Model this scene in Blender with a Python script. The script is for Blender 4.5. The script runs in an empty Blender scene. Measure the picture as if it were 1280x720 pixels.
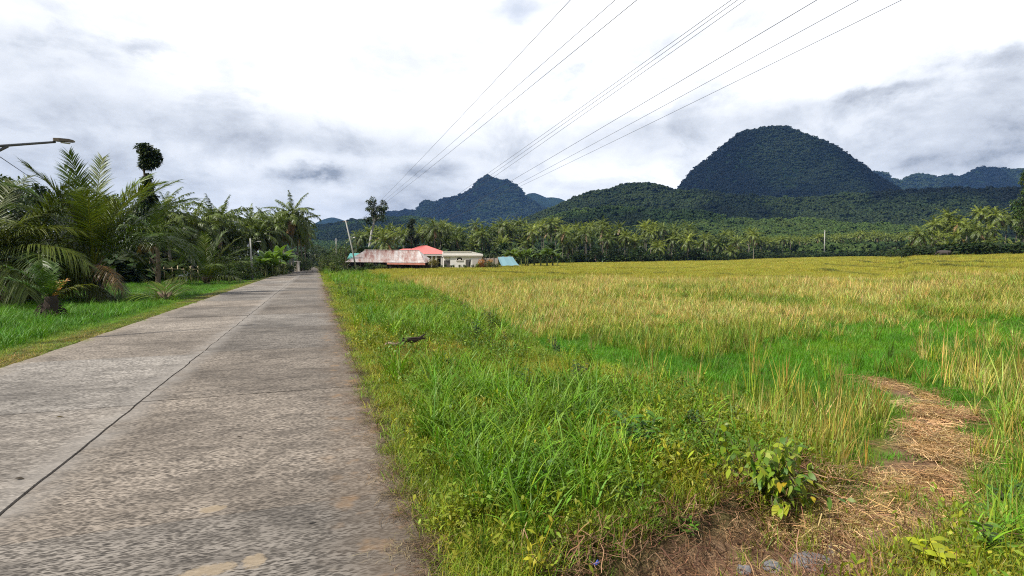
import bpy, math, random
import numpy as np
rng = np.random.default_rng(11)
random.seed(11)
SC = bpy.context.scene
COL = SC.collection
PI = math.pi
rad = math.radians

# ------------------------------------------------------------------ camera
CAMZ = 1.9
YAW = rad(19.55)
FPX = 690.0
PITCH = -math.atan(33.0 / FPX)
cam_d = bpy.data.cameras.new('camera')
cam_d.sensor_width = 36.0
cam_d.lens = 36.0 * FPX / 1280.0
cam_d.clip_start = 0.05
cam_d.clip_end = 30000
cam = bpy.data.objects.new('camera', cam_d)
COL.objects.link(cam)
cam.location = (0, 0, CAMZ)
cam.rotation_euler = (PI / 2 + PITCH, 0, -YAW)
SC.camera = cam

_F = np.array([math.sin(YAW) * math.cos(PITCH), math.cos(YAW) * math.cos(PITCH), math.sin(PITCH)])
_R = np.array([math.cos(YAW), -math.sin(YAW), 0.0])
_U = np.cross(_R, _F)


def ray(px, py):
    return _F * FPX + _R * (px - 640.0) - _U * (py - 360.0)


def az_te(px, py):
    """bearing (clockwise from +Y) and tangent of elevation of a sight line"""
    d = ray(px, py)
    return math.atan2(d[0], d[1]), d[2] / math.hypot(d[0], d[1])


# ------------------------------------------------------------------ noise
def _hash(ix, iy, seed):
    h = (ix.astype(np.int64) * 374761393 + iy.astype(np.int64) * 668265263 + seed * 974634777) & 0xFFFFFFFF
    h = ((h ^ (h >> 13)) * 1274126177) & 0xFFFFFFFF
    return ((h ^ (h >> 16)) & 0xFFFF) / 65535.0


def vnoise(x, y, seed=0):
    x = np.asarray(x, float); y = np.asarray(y, float)
    ix = np.floor(x); iy = np.floor(y)
    fx = x - ix; fy = y - iy
    fx = fx * fx * (3 - 2 * fx); fy = fy * fy * (3 - 2 * fy)
    a = _hash(ix, iy, seed); b = _hash(ix + 1, iy, seed)
    c = _hash(ix, iy + 1, seed); d = _hash(ix + 1, iy + 1, seed)
    return (a * (1 - fx) + b * fx) * (1 - fy) + (c * (1 - fx) + d * fx) * fy


def fbm(x, y, seed=0, oct=4):
    s = 0; a = 0.5; t = 0
    for o in range(oct):
        s = s + a * vnoise(np.asarray(x) * 2 ** o, np.asarray(y) * 2 ** o, seed + o * 17)
        t += a; a *= 0.5
    return s / t


def sstep(a, b, x):
    t = np.clip((np.asarray(x, float) - a) / (b - a), 0, 1)
    return t * t * (3 - 2 * t)


# ------------------------------------------------------------------ terrain heights
ROAD_L, ROAD_C, ROAD_R = -5.32, -2.27, 0.65
_edge = np.array([(420, 60, 0.1), (470, 108, 0.25), (560, 122, 0.45), (640, 150, 0.9), (700, 190, 1.3),
                  (900, 232, 2.1), (960, 300, 3.2), (1050, 335, 4.2), (1110, 320, 4.2), (1145, 160, 3.2),
                  (1280, 142, 3.3), (1420, 140, 3.4)], float)
_edge_az = np.array([az_te(p, 327)[0] for p in _edge[:, 0]])


def field_D(az):
    return np.interp(az, _edge_az, _edge[:, 1])


PATH = np.array([(1.9, 2.7), (2.8, 3.05), (4.0, 3.35), (5.2, 3.75), (7.3, 4.75), (9.2, 5.8), (10.7, 7.0), (11.3, 8.4)])


def path_dist(x, y):
    x = np.asarray(x, float); y = np.asarray(y, float)
    best = np.full(np.broadcast(x, y).shape, 1e9)
    for a, b in zip(PATH[:-1], PATH[1:]):
        d = b - a
        t = np.clip(((x - a[0]) * d[0] + (y - a[1]) * d[1]) / (d @ d), 0, 1)
        best = np.minimum(best, np.hypot(x - a[0] - t * d[0], y - a[1] - t * d[1]))
    return best


def verge_edge(y):
    """where the right verge gives way to the rice field"""
    y = np.asarray(y, float)
    return 4.9 + np.clip((y - 8) * 0.055, -0.3, 3.2) + (vnoise(y * 0.23, y * 0 + 3, 5) - 0.5) * 1.3


def gz(x, y):
    x = np.asarray(x, float); y = np.asarray(y, float)
    r = np.hypot(x, y); az = np.arctan2(x, y)
    # left verge
    zl = -0.04 - 0.26 * sstep(0.2, 3.0, ROAD_L - x) + 0.3 * sstep(6, 14, ROAD_L - x) + (fbm(x * .3, y * .3, 3) - .5) * .18 * sstep(.3, 2, ROAD_L - x)
    # right verge and field
    e = verge_edge(y)
    zv = -0.03 - 0.05 * np.clip(x - ROAD_R, 0, 6) + (fbm(x * .5, y * .5, 8) - .5) * .16 * sstep(.2, 1.2, x - ROAD_R)
    D = field_D(az)
    ze = np.interp(az, _edge_az, _edge[:, 2])
    t = np.clip((r - 12) / (D - 12), 0, 1)
    N = 8
    u = t * N + (fbm(x * .02, y * .02, 21) - .5) * 1.2
    st = (np.floor(u) + sstep(.88, 1.0, u - np.floor(u))) / N
    zf = -0.72 + (ze + 0.72) * np.clip(0.55 * t + 0.45 * st, 0, 1.02) + (fbm(x * .35, y * .35, 2) - .5) * .12
    zf = zf + 0.012 * np.clip(r - D, 0, 450)
    m = sstep(-0.4, 1.5, x - e)
    zr = zv * (1 - m) + zf * m
    # access path cut through the verge
    pd = path_dist(x, y) + (fbm(x * 1.3, y * 1.3, 31) - .5) * .35
    k = 1 - sstep(0.30, 0.75, pd)
    zp = np.minimum(-0.26 - 0.1 * np.clip(x - 1.9, 0, 4.4), zr)
    zr = zr * (1 - k) + (zp + (fbm(x * 3, y * 3, 9) - .5) * .10) * k
    z = np.where(x > ROAD_R, zr, np.where(x < ROAD_L, zl, -0.012))
    fade = 1 - sstep(0, 0.12, np.where(x > ROAD_R, x - ROAD_R, np.where(x < ROAD_L, ROAD_L - x, 0)))
    return z * (1 - fade) + fade * (-0.012) - 0.16 * ((x <= ROAD_R) & (x >= ROAD_L))


def stand(px, depth, py=327):
    """ground point in the column px at that forward distance"""
    d = ray(px, py) / FPX
    k = depth / (d[0] * math.sin(YAW) + d[1] * math.cos(YAW))
    x, y = d[0] * k, d[1] * k
    return np.array([x, y, float(gz(x, y))])


def ground_at(px, py):
    d = ray(px, py); d = d / np.linalg.norm(d)
    t = np.geomspace(1.2, 900, 6000)
    P = np.array([0, 0, CAMZ]) + t[:, None] * d
    below = P[:, 2] < gz(P[:, 0], P[:, 1])
    i = int(np.argmax(below)) if below.any() else len(t) - 1
    p = P[i]
    return np.array([p[0], p[1], float(gz(p[0], p[1]))])


def z_at(px, py, x, y):
    """height of the sight line above the map point (x, y)"""
    return CAMZ + az_te(px, py)[1] * math.hypot(x, y)


# ------------------------------------------------------------------ materials
def new_mat(name):
    m = bpy.data.materials.new(name); m.use_nodes = True
    nt = m.node_tree
    for n in list(nt.nodes): nt.nodes.remove(n)
    out = nt.nodes.new('ShaderNodeOutputMaterial')
    return m, nt, out


class NT:
    """tiny node-graph helper"""
    def __init__(s, nt): s.nt = nt
    def n(s, t, **kw):
        nd = s.nt.nodes.new(t)
        for k, v in kw.items(): setattr(nd, k, v)
        return nd
    def put(s, sock, v):
        if v is None: return
        if isinstance(v, bpy.types.NodeSocket): s.nt.links.new(v, sock)
        else:
            if hasattr(sock.default_value, '__len__') and not hasattr(v, '__len__'): v = (v,) * len(sock.default_value)
            if hasattr(v, '__len__') and hasattr(sock.default_value, '__len__') and len(sock.default_value) == 4 and len(v) == 3: v = (*v, 1)
            sock.default_value = v
    def math(s, op, a, b=None, c=None, clamp=False):
        nd = s.n('ShaderNodeMath', operation=op, use_clamp=clamp)
        for i, v in enumerate((a, b, c)): s.put(nd.inputs[i], v)
        return nd.outputs[0]
    def vmath(s, op, a, b=None):
        nd = s.n('ShaderNodeVectorMath', operation=op)
        s.put(nd.inputs[0], a); s.put(nd.inputs[1], b)
        return nd.outputs[0]
    def mix(s, f, a, b, blend='MIX'):
        nd = s.n('ShaderNodeMix', data_type='RGBA', blend_type=blend)
        s.put(nd.inputs[0], f); s.put(nd.inputs[6], a); s.put(nd.inputs[7], b)
        return nd.outputs[2]
    def noise(s, vec, scale, detail=4, rough=.55, dist=0):
        nd = s.n('ShaderNodeTexNoise')
        s.put(nd.inputs['Vector'], vec); nd.inputs['Scale'].default_value = scale
        nd.inputs['Detail'].default_value = detail; nd.inputs['Roughness'].default_value = rough
        nd.inputs['Distortion'].default_value = dist
        return nd.outputs[0]
    def ramp(s, f, stops):
        nd = s.n('ShaderNodeValToRGB'); e = nd.color_ramp.elements
        while len(e) < len(stops): e.new(.5)
        for el, (p, c) in zip(e, stops):
            el.position = p; el.color = (*c, 1) if hasattr(c, '__len__') else (c, c, c, 1)
        s.put(nd.inputs[0], f)
        return nd.outputs[0]
    def maprange(s, v, a, b, c=0, d=1):
        nd = s.n('ShaderNodeMapRange'); s.put(nd.inputs[0], v)
        for i, q in zip((1, 2, 3, 4), (a, b, c, d)): nd.inputs[i].default_value = q
        return nd.outputs[0]
    def bump(s, h, strength=.5, dist=.02):
        nd = s.n('ShaderNodeBump'); nd.inputs['Strength'].default_value = strength
        nd.inputs['Distance'].default_value = dist; s.put(nd.inputs['Height'], h)
        return nd.outputs[0]
    def bsdf(s, col, rough=.8, spec=.3, normal=None, metal=0):
        nd = s.n('ShaderNodeBsdfPrincipled')
        s.put(nd.inputs['Base Color'], col); s.put(nd.inputs['Roughness'], rough)
        s.put(nd.inputs['Specular IOR Level'], spec); s.put(nd.inputs['Metallic'], metal)
        if normal is not None: s.put(nd.inputs['Normal'], normal)
        return nd.outputs[0]


def mat_plain(name, col, rough=.8, spec=.3, var=.25, scale=3, bump=.2, metal=0):
    m, nt, out = new_mat(name); g = NT(nt)
    co = g.n('ShaderNodeTexCoord').outputs['Object']
    n = g.noise(co, scale, 6, .65)
    c = g.mix(n, tuple(v * (1 - var) for v in col), tuple(min(1, v * (1 + var)) for v in col))
    b = g.bump(g.noise(co, scale * 6, 4), bump, .01)
    nt.links.new(g.bsdf(c, rough, spec, b, metal), out.inputs[0])
    return m


def mat_leaf(name, mode='mesh', transl=.3, rough=.5, spec=.25, hv=.25, boost=1.0):
    """foliage: per-leaf colours in the mesh, times a tint per scattered clump or per object"""
    m, nt, out = new_mat(name); g = NT(nt)
    c = g.n('ShaderNodeAttribute', attribute_name='col').outputs['Color']
    if mode == 'inst':
        t = g.n('ShaderNodeAttribute', attribute_name='tint', attribute_type='INSTANCER').outputs['Color']
        c = g.mix(1.0, c, t, 'MULTIPLY')
    else:
        rnd = g.n('ShaderNodeObjectInfo').outputs['Random']
        t = g.ramp(rnd, [(0, (1 - hv, 1 - hv * .8, 1 - hv)), (.5, (1, 1, 1)), (1, (1 + hv * 1.2, 1 + hv, 1 - hv * .3))])
        c = g.mix(1.0, c, t, 'MULTIPLY')
    p = g.bsdf(c, rough, spec)
    tr = g.n('ShaderNodeBsdfTranslucent')
    ct = g.mix(1.0, c, (1.25 * boost, 1.3 * boost, .55 * boost, 1), 'MULTIPLY')
    g.put(tr.inputs[0], ct)
    mx = g.n('ShaderNodeMixShader'); mx.inputs[0].default_value = transl
    nt.links.new(p, mx.inputs[1]); nt.links.new(tr.outputs[0], mx.inputs[2])
    nt.links.new(mx.outputs[0], out.inputs[0])
    return m


M_GRASS = mat_leaf('grass_blades', 'inst', .27, .5, .3)
M_STRAW = mat_leaf('dry_straw', 'inst', .15, .6, .3)
M_FOREST = mat_leaf('forest_leaves', 'inst', .12, .65, .15)
M_LEAF = mat_leaf('leaves', 'mesh', .28, .45, .35)
M_PALM = mat_leaf('palm_fronds', 'mesh', .22, .42, .4)
M_BANANA = mat_leaf('banana_leaves', 'mesh', .35, .4, .4, .15)
M_TRUNK = mat_plain('palm_bark', (.19, .165, .13), .9, .1, .4, 5, .6)
M_BARK = mat_plain('tree_bark', (.13, .10, .07), .9, .1, .4, 4, .6)
M_POLE = mat_plain('weathered_concrete', (.36, .35, .32), .8, .2, .25, 4, .2)
M_WOOD = mat_plain('old_timber', (.20, .15, .10), .85, .15, .35, 6, .4)
M_BAMBOO = mat_plain('dry_bamboo', (.42, .34, .20), .6, .3, .3, 5, .2)
M_METAL = mat_plain('grey_metal', (.10, .10, .10), .5, .5, .25, 8, .1, .4)
M_CREAM = mat_plain('cream_render', (.66, .61, .54), .85, .2, .13, .8, .1)
M_DARK = mat_plain('dark_opening', (.02, .02, .018), .9, .1, .2)
M_DARKW = mat_plain('dark_boards', (.06, .045, .035), .9, .1, .4, 3, .3)
M_WIRE = mat_plain('cable_sheath', (.05, .05, .055), .6, .3, .1)


# ------------------------------------------------------------------ mesh building
class MB:
    def __init__(s): s.V = []; s.Q = []; s.T = []; s.C = []; s.n = 0
    def add(s, V, Q=None, T=None, col=(1, 1, 1)):
        V = np.asarray(V, float).reshape(-1, 3)
        c = np.asarray(col, float)
        c = np.broadcast_to(c, (len(V), 3)) if c.ndim == 1 else c.reshape(-1, 3)
        if Q is not None and len(Q): s.Q.append(np.asarray(Q, int).reshape(-1, 4) + s.n)
        if T is not None and len(T): s.T.append(np.asarray(T, int).reshape(-1, 3) + s.n)
        s.V.append(V); s.C.append(c); s.n += len(V)
        return s
    def strips(s, C, W, col=(1, 1, 1)):
        """ribbons: centre lines C (N,S,3), half widths W (N,S,3), colour per ribbon"""
        N, S, _ = C.shape
        V = np.stack([C - W, C + W], 2).reshape(-1, 3)
        i = np.arange(N)[:, None] * (2 * S) + np.arange(S - 1)[None] * 2
        Q = np.stack([i, i + 1, i + 3, i + 2], -1).reshape(-1, 4)
        c = np.asarray(col, float)
        if c.ndim == 2: c = np.repeat(c, 2 * S, 0)
        return s.add(V, Q, None, c)
    def tube(s, P, r, k=8, col=(1, 1, 1), cap=True):
        P = np.asarray(P, float); S = len(P)
        r = np.broadcast_to(np.asarray(r, float), (S,))
        T = np.gradient(P, axis=0); T /= np.linalg.norm(T, axis=1)[:, None] + 1e-9
        ref = np.array([0, 0, 1.0]) if abs(T[0, 2]) < .9 else np.array([1.0, 0, 0])
        A = np.cross(T, ref); A /= np.linalg.norm(A, axis=1)[:, None] + 1e-9
        B = np.cross(T, A)
        a = np.arange(k) * 2 * PI / k
        V = P[:, None] + r[:, None, None] * (A[:, None] * np.cos(a)[None, :, None] + B[:, None] * np.sin(a)[None, :, None])
        Q = []
        for i in range(S - 1):
            for j in range(k):
                Q.append((i * k + j, i * k + (j + 1) % k, (i + 1) * k + (j + 1) % k, (i + 1) * k + j))
        V = V.reshape(-1, 3); T_ = []
        if cap:
            V = np.vstack([V, P[0], P[-1]]); b = S * k
            for j in range(k):
                T_ += [(b, (j + 1) % k, j), (b + 1, (S - 1) * k + j, (S - 1) * k + (j + 1) % k)]
        return s.add(V, Q, T_, col)
    def box(s, lo, hi, col=(1, 1, 1)):
        x0, y0, z0 = lo; x1, y1, z1 = hi
        V = [(x0, y0, z0), (x1, y0, z0), (x1, y1, z0), (x0, y1, z0), (x0, y0, z1), (x1, y0, z1), (x1, y1, z1), (x0, y1, z1)]
        return s.add(V, [(3, 2, 1, 0), (4, 5, 6, 7), (0, 1, 5, 4), (1, 2, 6, 5), (2, 3, 7, 6), (3, 0, 4, 7)], None, col)
    def mesh(s, name, mat, smooth=False):
        V = np.vstack(s.V); C = np.vstack(s.C)
        Q = np.vstack(s.Q) if s.Q else np.zeros((0, 4), int)
        T = np.vstack(s.T) if s.T else np.zeros((0, 3), int)
        me = bpy.data.meshes.new(name)
        me.vertices.add(len(V)); me.vertices.foreach_set('co', V.astype(np.float32).ravel())
        nl = Q.size + T.size
        me.loops.add(nl); me.loops.foreach_set('vertex_index', np.concatenate([Q.ravel(), T.ravel()]).astype(np.int32))
        me.polygons.add(len(Q) + len(T))
        st = np.concatenate([np.arange(len(Q)) * 4, Q.size + np.arange(len(T)) * 3]).astype(np.int32)
        me.polygons.foreach_set('loop_start', st)
        me.polygons.foreach_set('use_smooth', np.full(len(Q) + len(T), bool(smooth)))
        me.update(calc_edges=True)
        a = me.attributes.new('col', 'FLOAT_COLOR', 'POINT')
        a.data.foreach_set('color', np.hstack([C, np.ones((len(C), 1))]).astype(np.float32).ravel())
        if mat: me.materials.append(mat)
        return me
    def build(s, name, mat, parent=None, loc=None, smooth=False):
        o = bpy.data.objects.new(name, s.mesh(name, mat, smooth))
        COL.objects.link(o)
        if parent is not None: o.parent = parent
        if loc is not None: o.location = loc
        return o


def tag(o, label, cat, group=None, kind=None):
    o['label'] = label; o['category'] = cat
    if group: o['group'] = group
    if kind: o['kind'] = kind
    return o


def empty(name, loc, label, cat, group=None, rz=0, sc=1):
    o = bpy.data.objects.new(name, None); COL.objects.link(o)
    o.location = tuple(loc); o.rotation_euler = (0, 0, rz)
    o.scale = (sc, sc, sc) if not hasattr(sc, '__len__') else sc
    return tag(o, label, cat, group)


def link_mesh(name, me, parent, loc=(0, 0, 0), rot=(0, 0, 0), sc=1):
    o = bpy.data.objects.new(name, me); COL.objects.link(o)
    o.parent = parent; o.location = loc; o.rotation_euler = rot
    o.scale = (sc, sc, sc) if not hasattr(sc, '__len__') else sc
    return o


# ------------------------------------------------------------------ scattered ground cover
def scatter(name, protos, P, rz, scl, tint, label, cat, idx=None, tilt=None):
    P = np.asarray(P, float); n = len(P)
    if idx is None: idx = rng.integers(0, len(protos), n)
    coll = bpy.data.collections.new(name + '_kinds')
    for i, me in enumerate(protos):
        coll.objects.link(bpy.data.objects.new('%s_kind_%02d' % (name, i), me))
    me = bpy.data.meshes.new(name)
    me.vertices.add(n); me.vertices.foreach_set('co', P.astype(np.float32).ravel())
    rot = np.zeros((n, 3))
    if tilt is not None: rot[:, :2] = tilt
    rot[:, 2] = rz
    for nm, ty, key, d in (('rot', 'FLOAT_VECTOR', 'vector', rot), ('scl', 'FLOAT_VECTOR', 'vector', scl),
                           ('tint', 'FLOAT_VECTOR', 'vector', tint), ('idx', 'INT', 'value', idx)):
        a = me.attributes.new(nm, ty, 'POINT')
        a.data.foreach_set(key, np.asarray(d, np.int32 if ty == 'INT' else np.float32).ravel())
    o = bpy.data.objects.new(name, me); COL.objects.link(o)
    ng = bpy.data.node_groups.new(name + '_scatter', 'GeometryNodeTree')
    ng.interface.new_socket('Geometry', in_out='INPUT', socket_type='NodeSocketGeometry')
    ng.interface.new_socket('Geometry', in_out='OUTPUT', socket_type='NodeSocketGeometry')
    N = ng.nodes.new; L = ng.links.new
    gi, go = N('NodeGroupInput'), N('NodeGroupOutput')
    ci = N('GeometryNodeCollectionInfo'); ci.inputs['Collection'].default_value = coll
    ci.inputs['Separate Children'].default_value = True; ci.inputs['Reset Children'].default_value = True
    ip = N('GeometryNodeInstanceOnPoints'); ip.inputs['Pick Instance'].default_value = True
    def na(nm, ty):
        q = N('GeometryNodeInputNamedAttribute'); q.data_type = ty; q.inputs['Name'].default_value = nm
        return q.outputs['Attribute']
    L(gi.outputs[0], ip.inputs['Points']); L(ci.outputs[0], ip.inputs['Instance'])
    L(na('idx', 'INT'), ip.inputs['Instance Index'])
    L(na('rot', 'FLOAT_VECTOR'), ip.inputs['Rotation']); L(na('scl', 'FLOAT_VECTOR'), ip.inputs['Scale'])
    L(ip.outputs[0], go.inputs[0])
    md = o.modifiers.new('scatter', 'NODES'); md.node_group = ng
    return tag(o, label, cat, kind='stuff')


def unit(v): return v / (np.linalg.norm(v, axis=-1, keepdims=True) + 1e-9)


def blades(mb, n, h, spread, width, lean=(.05, .5), bend=(.2, 1.2), S=4, col=(1, 1, 1), cv=.2, hvar=(.55, 1.1), base=None):
    a = rng.uniform(0, 2 * PI, n); rr = spread * np.sqrt(rng.uniform(0, 1, n)); b = rng.uniform(0, 2 * PI, n)
    P0 = np.stack([rr * np.cos(b), rr * np.sin(b), np.full(n, -.02)], -1)
    if base is not None: P0 = P0 + base
    L = h * rng.uniform(*hvar, n); l0 = rng.uniform(*lean, n); bd = rng.uniform(*bend, n)
    H = np.stack([np.cos(a), np.sin(a), 0 * a], -1); side = np.stack([-np.sin(a), np.cos(a), 0 * a], -1)
    t = np.linspace(0, 1, S); C = np.zeros((n, S, 3)); C[:, 0] = P0
    for k in range(1, S):
        th = l0 + bd * ((t[k] + t[k - 1]) / 2) ** 1.6
        C[:, k] = C[:, k - 1] + (L / (S - 1))[:, None] * (H * np.sin(th)[:, None] + np.array([0, 0, 1.0]) * np.cos(th)[:, None])
    tw = rng.uniform(-.8, .8, n)
    Wd = side * np.cos(tw)[:, None] + H * np.sin(tw)[:, None]
    pr = np.clip(1 - t ** 2.2, 0.04, 1) * (0.75 + .25 * np.minimum(1, t * 4))
    W = Wd[:, None] * (width * rng.uniform(.6, 1.2, n))[:, None, None] * .5 * pr[None, :, None]
    c = np.asarray(col, float)[None] * rng.uniform(1 - cv, 1 + cv, (n, 1)) * rng.uniform(1 - cv * .5, 1 + cv * .5, (n, 3))
    return mb.strips(C, W, c)


def leaves(mb, P, D, L, w, col, cv=.2, S=4, droop=.4, fold=0):
    """leaf blades at P pointing along D"""
    n = len(P); D = unit(D); t = np.linspace(0, 1, S)
    L = np.broadcast_to(np.asarray(L, float), (n,)); w = np.broadcast_to(np.asarray(w, float), (n,))
    C = P[:, None] + D[:, None] * (t[None, :, None] * L[:, None, None])
    C[:, :, 2] -= droop * L[:, None] * t[None] ** 2
    side = unit(np.cross(D, np.array([0, 0, 1.0]) + rng.normal(0, .35, (n, 3))))
    pr = np.sin(PI * np.clip(t, 0.02, .985) ** .8)
    W = side[:, None] * (w[:, None] * .5 * pr[None])[..., None]
    c = np.asarray(col, float)
    c = (c[None] if c.ndim == 1 else c) * rng.uniform(1 - cv, 1 + cv, (n, 1)) * rng.uniform(1 - cv * .4, 1 + cv * .4, (n, 3))
    return mb.strips(C, W, c)


def rand_dirs(n, up=0.0):
    v = rng.normal(0, 1, (n, 3)); v[:, 2] += up
    return unit(v)


# ------------------------------------------------------------------ ground sheet
def build_ground():
    rr = np.concatenate([[0.0], np.geomspace(.7, 40, 190), np.geomspace(41, 5200, 170)])
    aa = np.concatenate([np.linspace(rad(-34), rad(74), 460), np.linspace(rad(76), rad(324), 90)])
    R, A = np.meshgrid(rr, aa, indexing='ij')
    X = R * np.sin(A); Y = R * np.cos(A); Z = gz(X, Y)
    n, m = R.shape
    i = (np.arange(n - 1)[:, None] * m + np.arange(m)[None])
    j = (np.arange(n - 1)[:, None] * m + (np.arange(m)[None] + 1) % m)
    Q = np.stack([i, i + m, j + m, j], -1).reshape(-1, 4)
    mb = MB()
    pd = path_dist(X, Y) + (fbm(X * 1.6, Y * 1.6, 44) - .5) * .5
    soil = np.where(X > ROAD_R + .3, 1 - sstep(.25, .7, pd), 0)
    field = np.where(X > ROAD_R, sstep(.2, 1.5, X - verge_edge(Y)) * (1 - sstep(0, 6, R - field_D(A))), 0)
    far = sstep(25, 70, R)
    mb.add(np.stack([X, Y, Z], -1).reshape(-1, 3), Q, None, np.stack([soil, field, far], -1).reshape(-1, 3))
    m_, nt, out = new_mat('earth_and_turf'); g = NT(nt)
    z = g.n('ShaderNodeSeparateColor'); nt.links.new(g.n('ShaderNodeAttribute', attribute_name='col').outputs['Color'], z.inputs[0])
    co = g.n('ShaderNodeTexCoord').outputs['Object']
    n1 = g.noise(co, .8, 6, .6); n2 = g.noise(co, 9, 6, .65); n3 = g.noise(co, 45, 4, .6)
    turf = g.ramp(n2, [(.3, (.04, .036, .016)), (.55, (.065, .07, .018)), (.75, (.12, .09, .045))])
    fieldc = g.mix(z.outputs[2], g.ramp(n2, [(.3, (.08, .075, .025)), (.55, (.10, .14, .02)), (.75, (.20, .17, .05))]),
                   g.ramp(n1, [(.25, (.17, .16, .025)), (.6, (.26, .22, .035))]))
    soilc = g.ramp(n2, [(.25, (.10, .058, .033)), (.5, (.19, .115, .068)), (.75, (.30, .20, .12))])
    c = g.mix(z.outputs[1], turf, fieldc)
    c = g.mix(z.outputs[0], c, soilc)
    b = g.bump(g.math('ADD', n2, g.math('MULTIPLY', n3, .5)), .9, .05)
    nt.links.new(g.bsdf(c, .95, .1, b), out.inputs[0])
    o = mb.build('ground', m_, smooth=True)
    return tag(o, 'flat earth and turf running from the roadside to the hills', 'ground', kind='structure')


build_ground()


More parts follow.
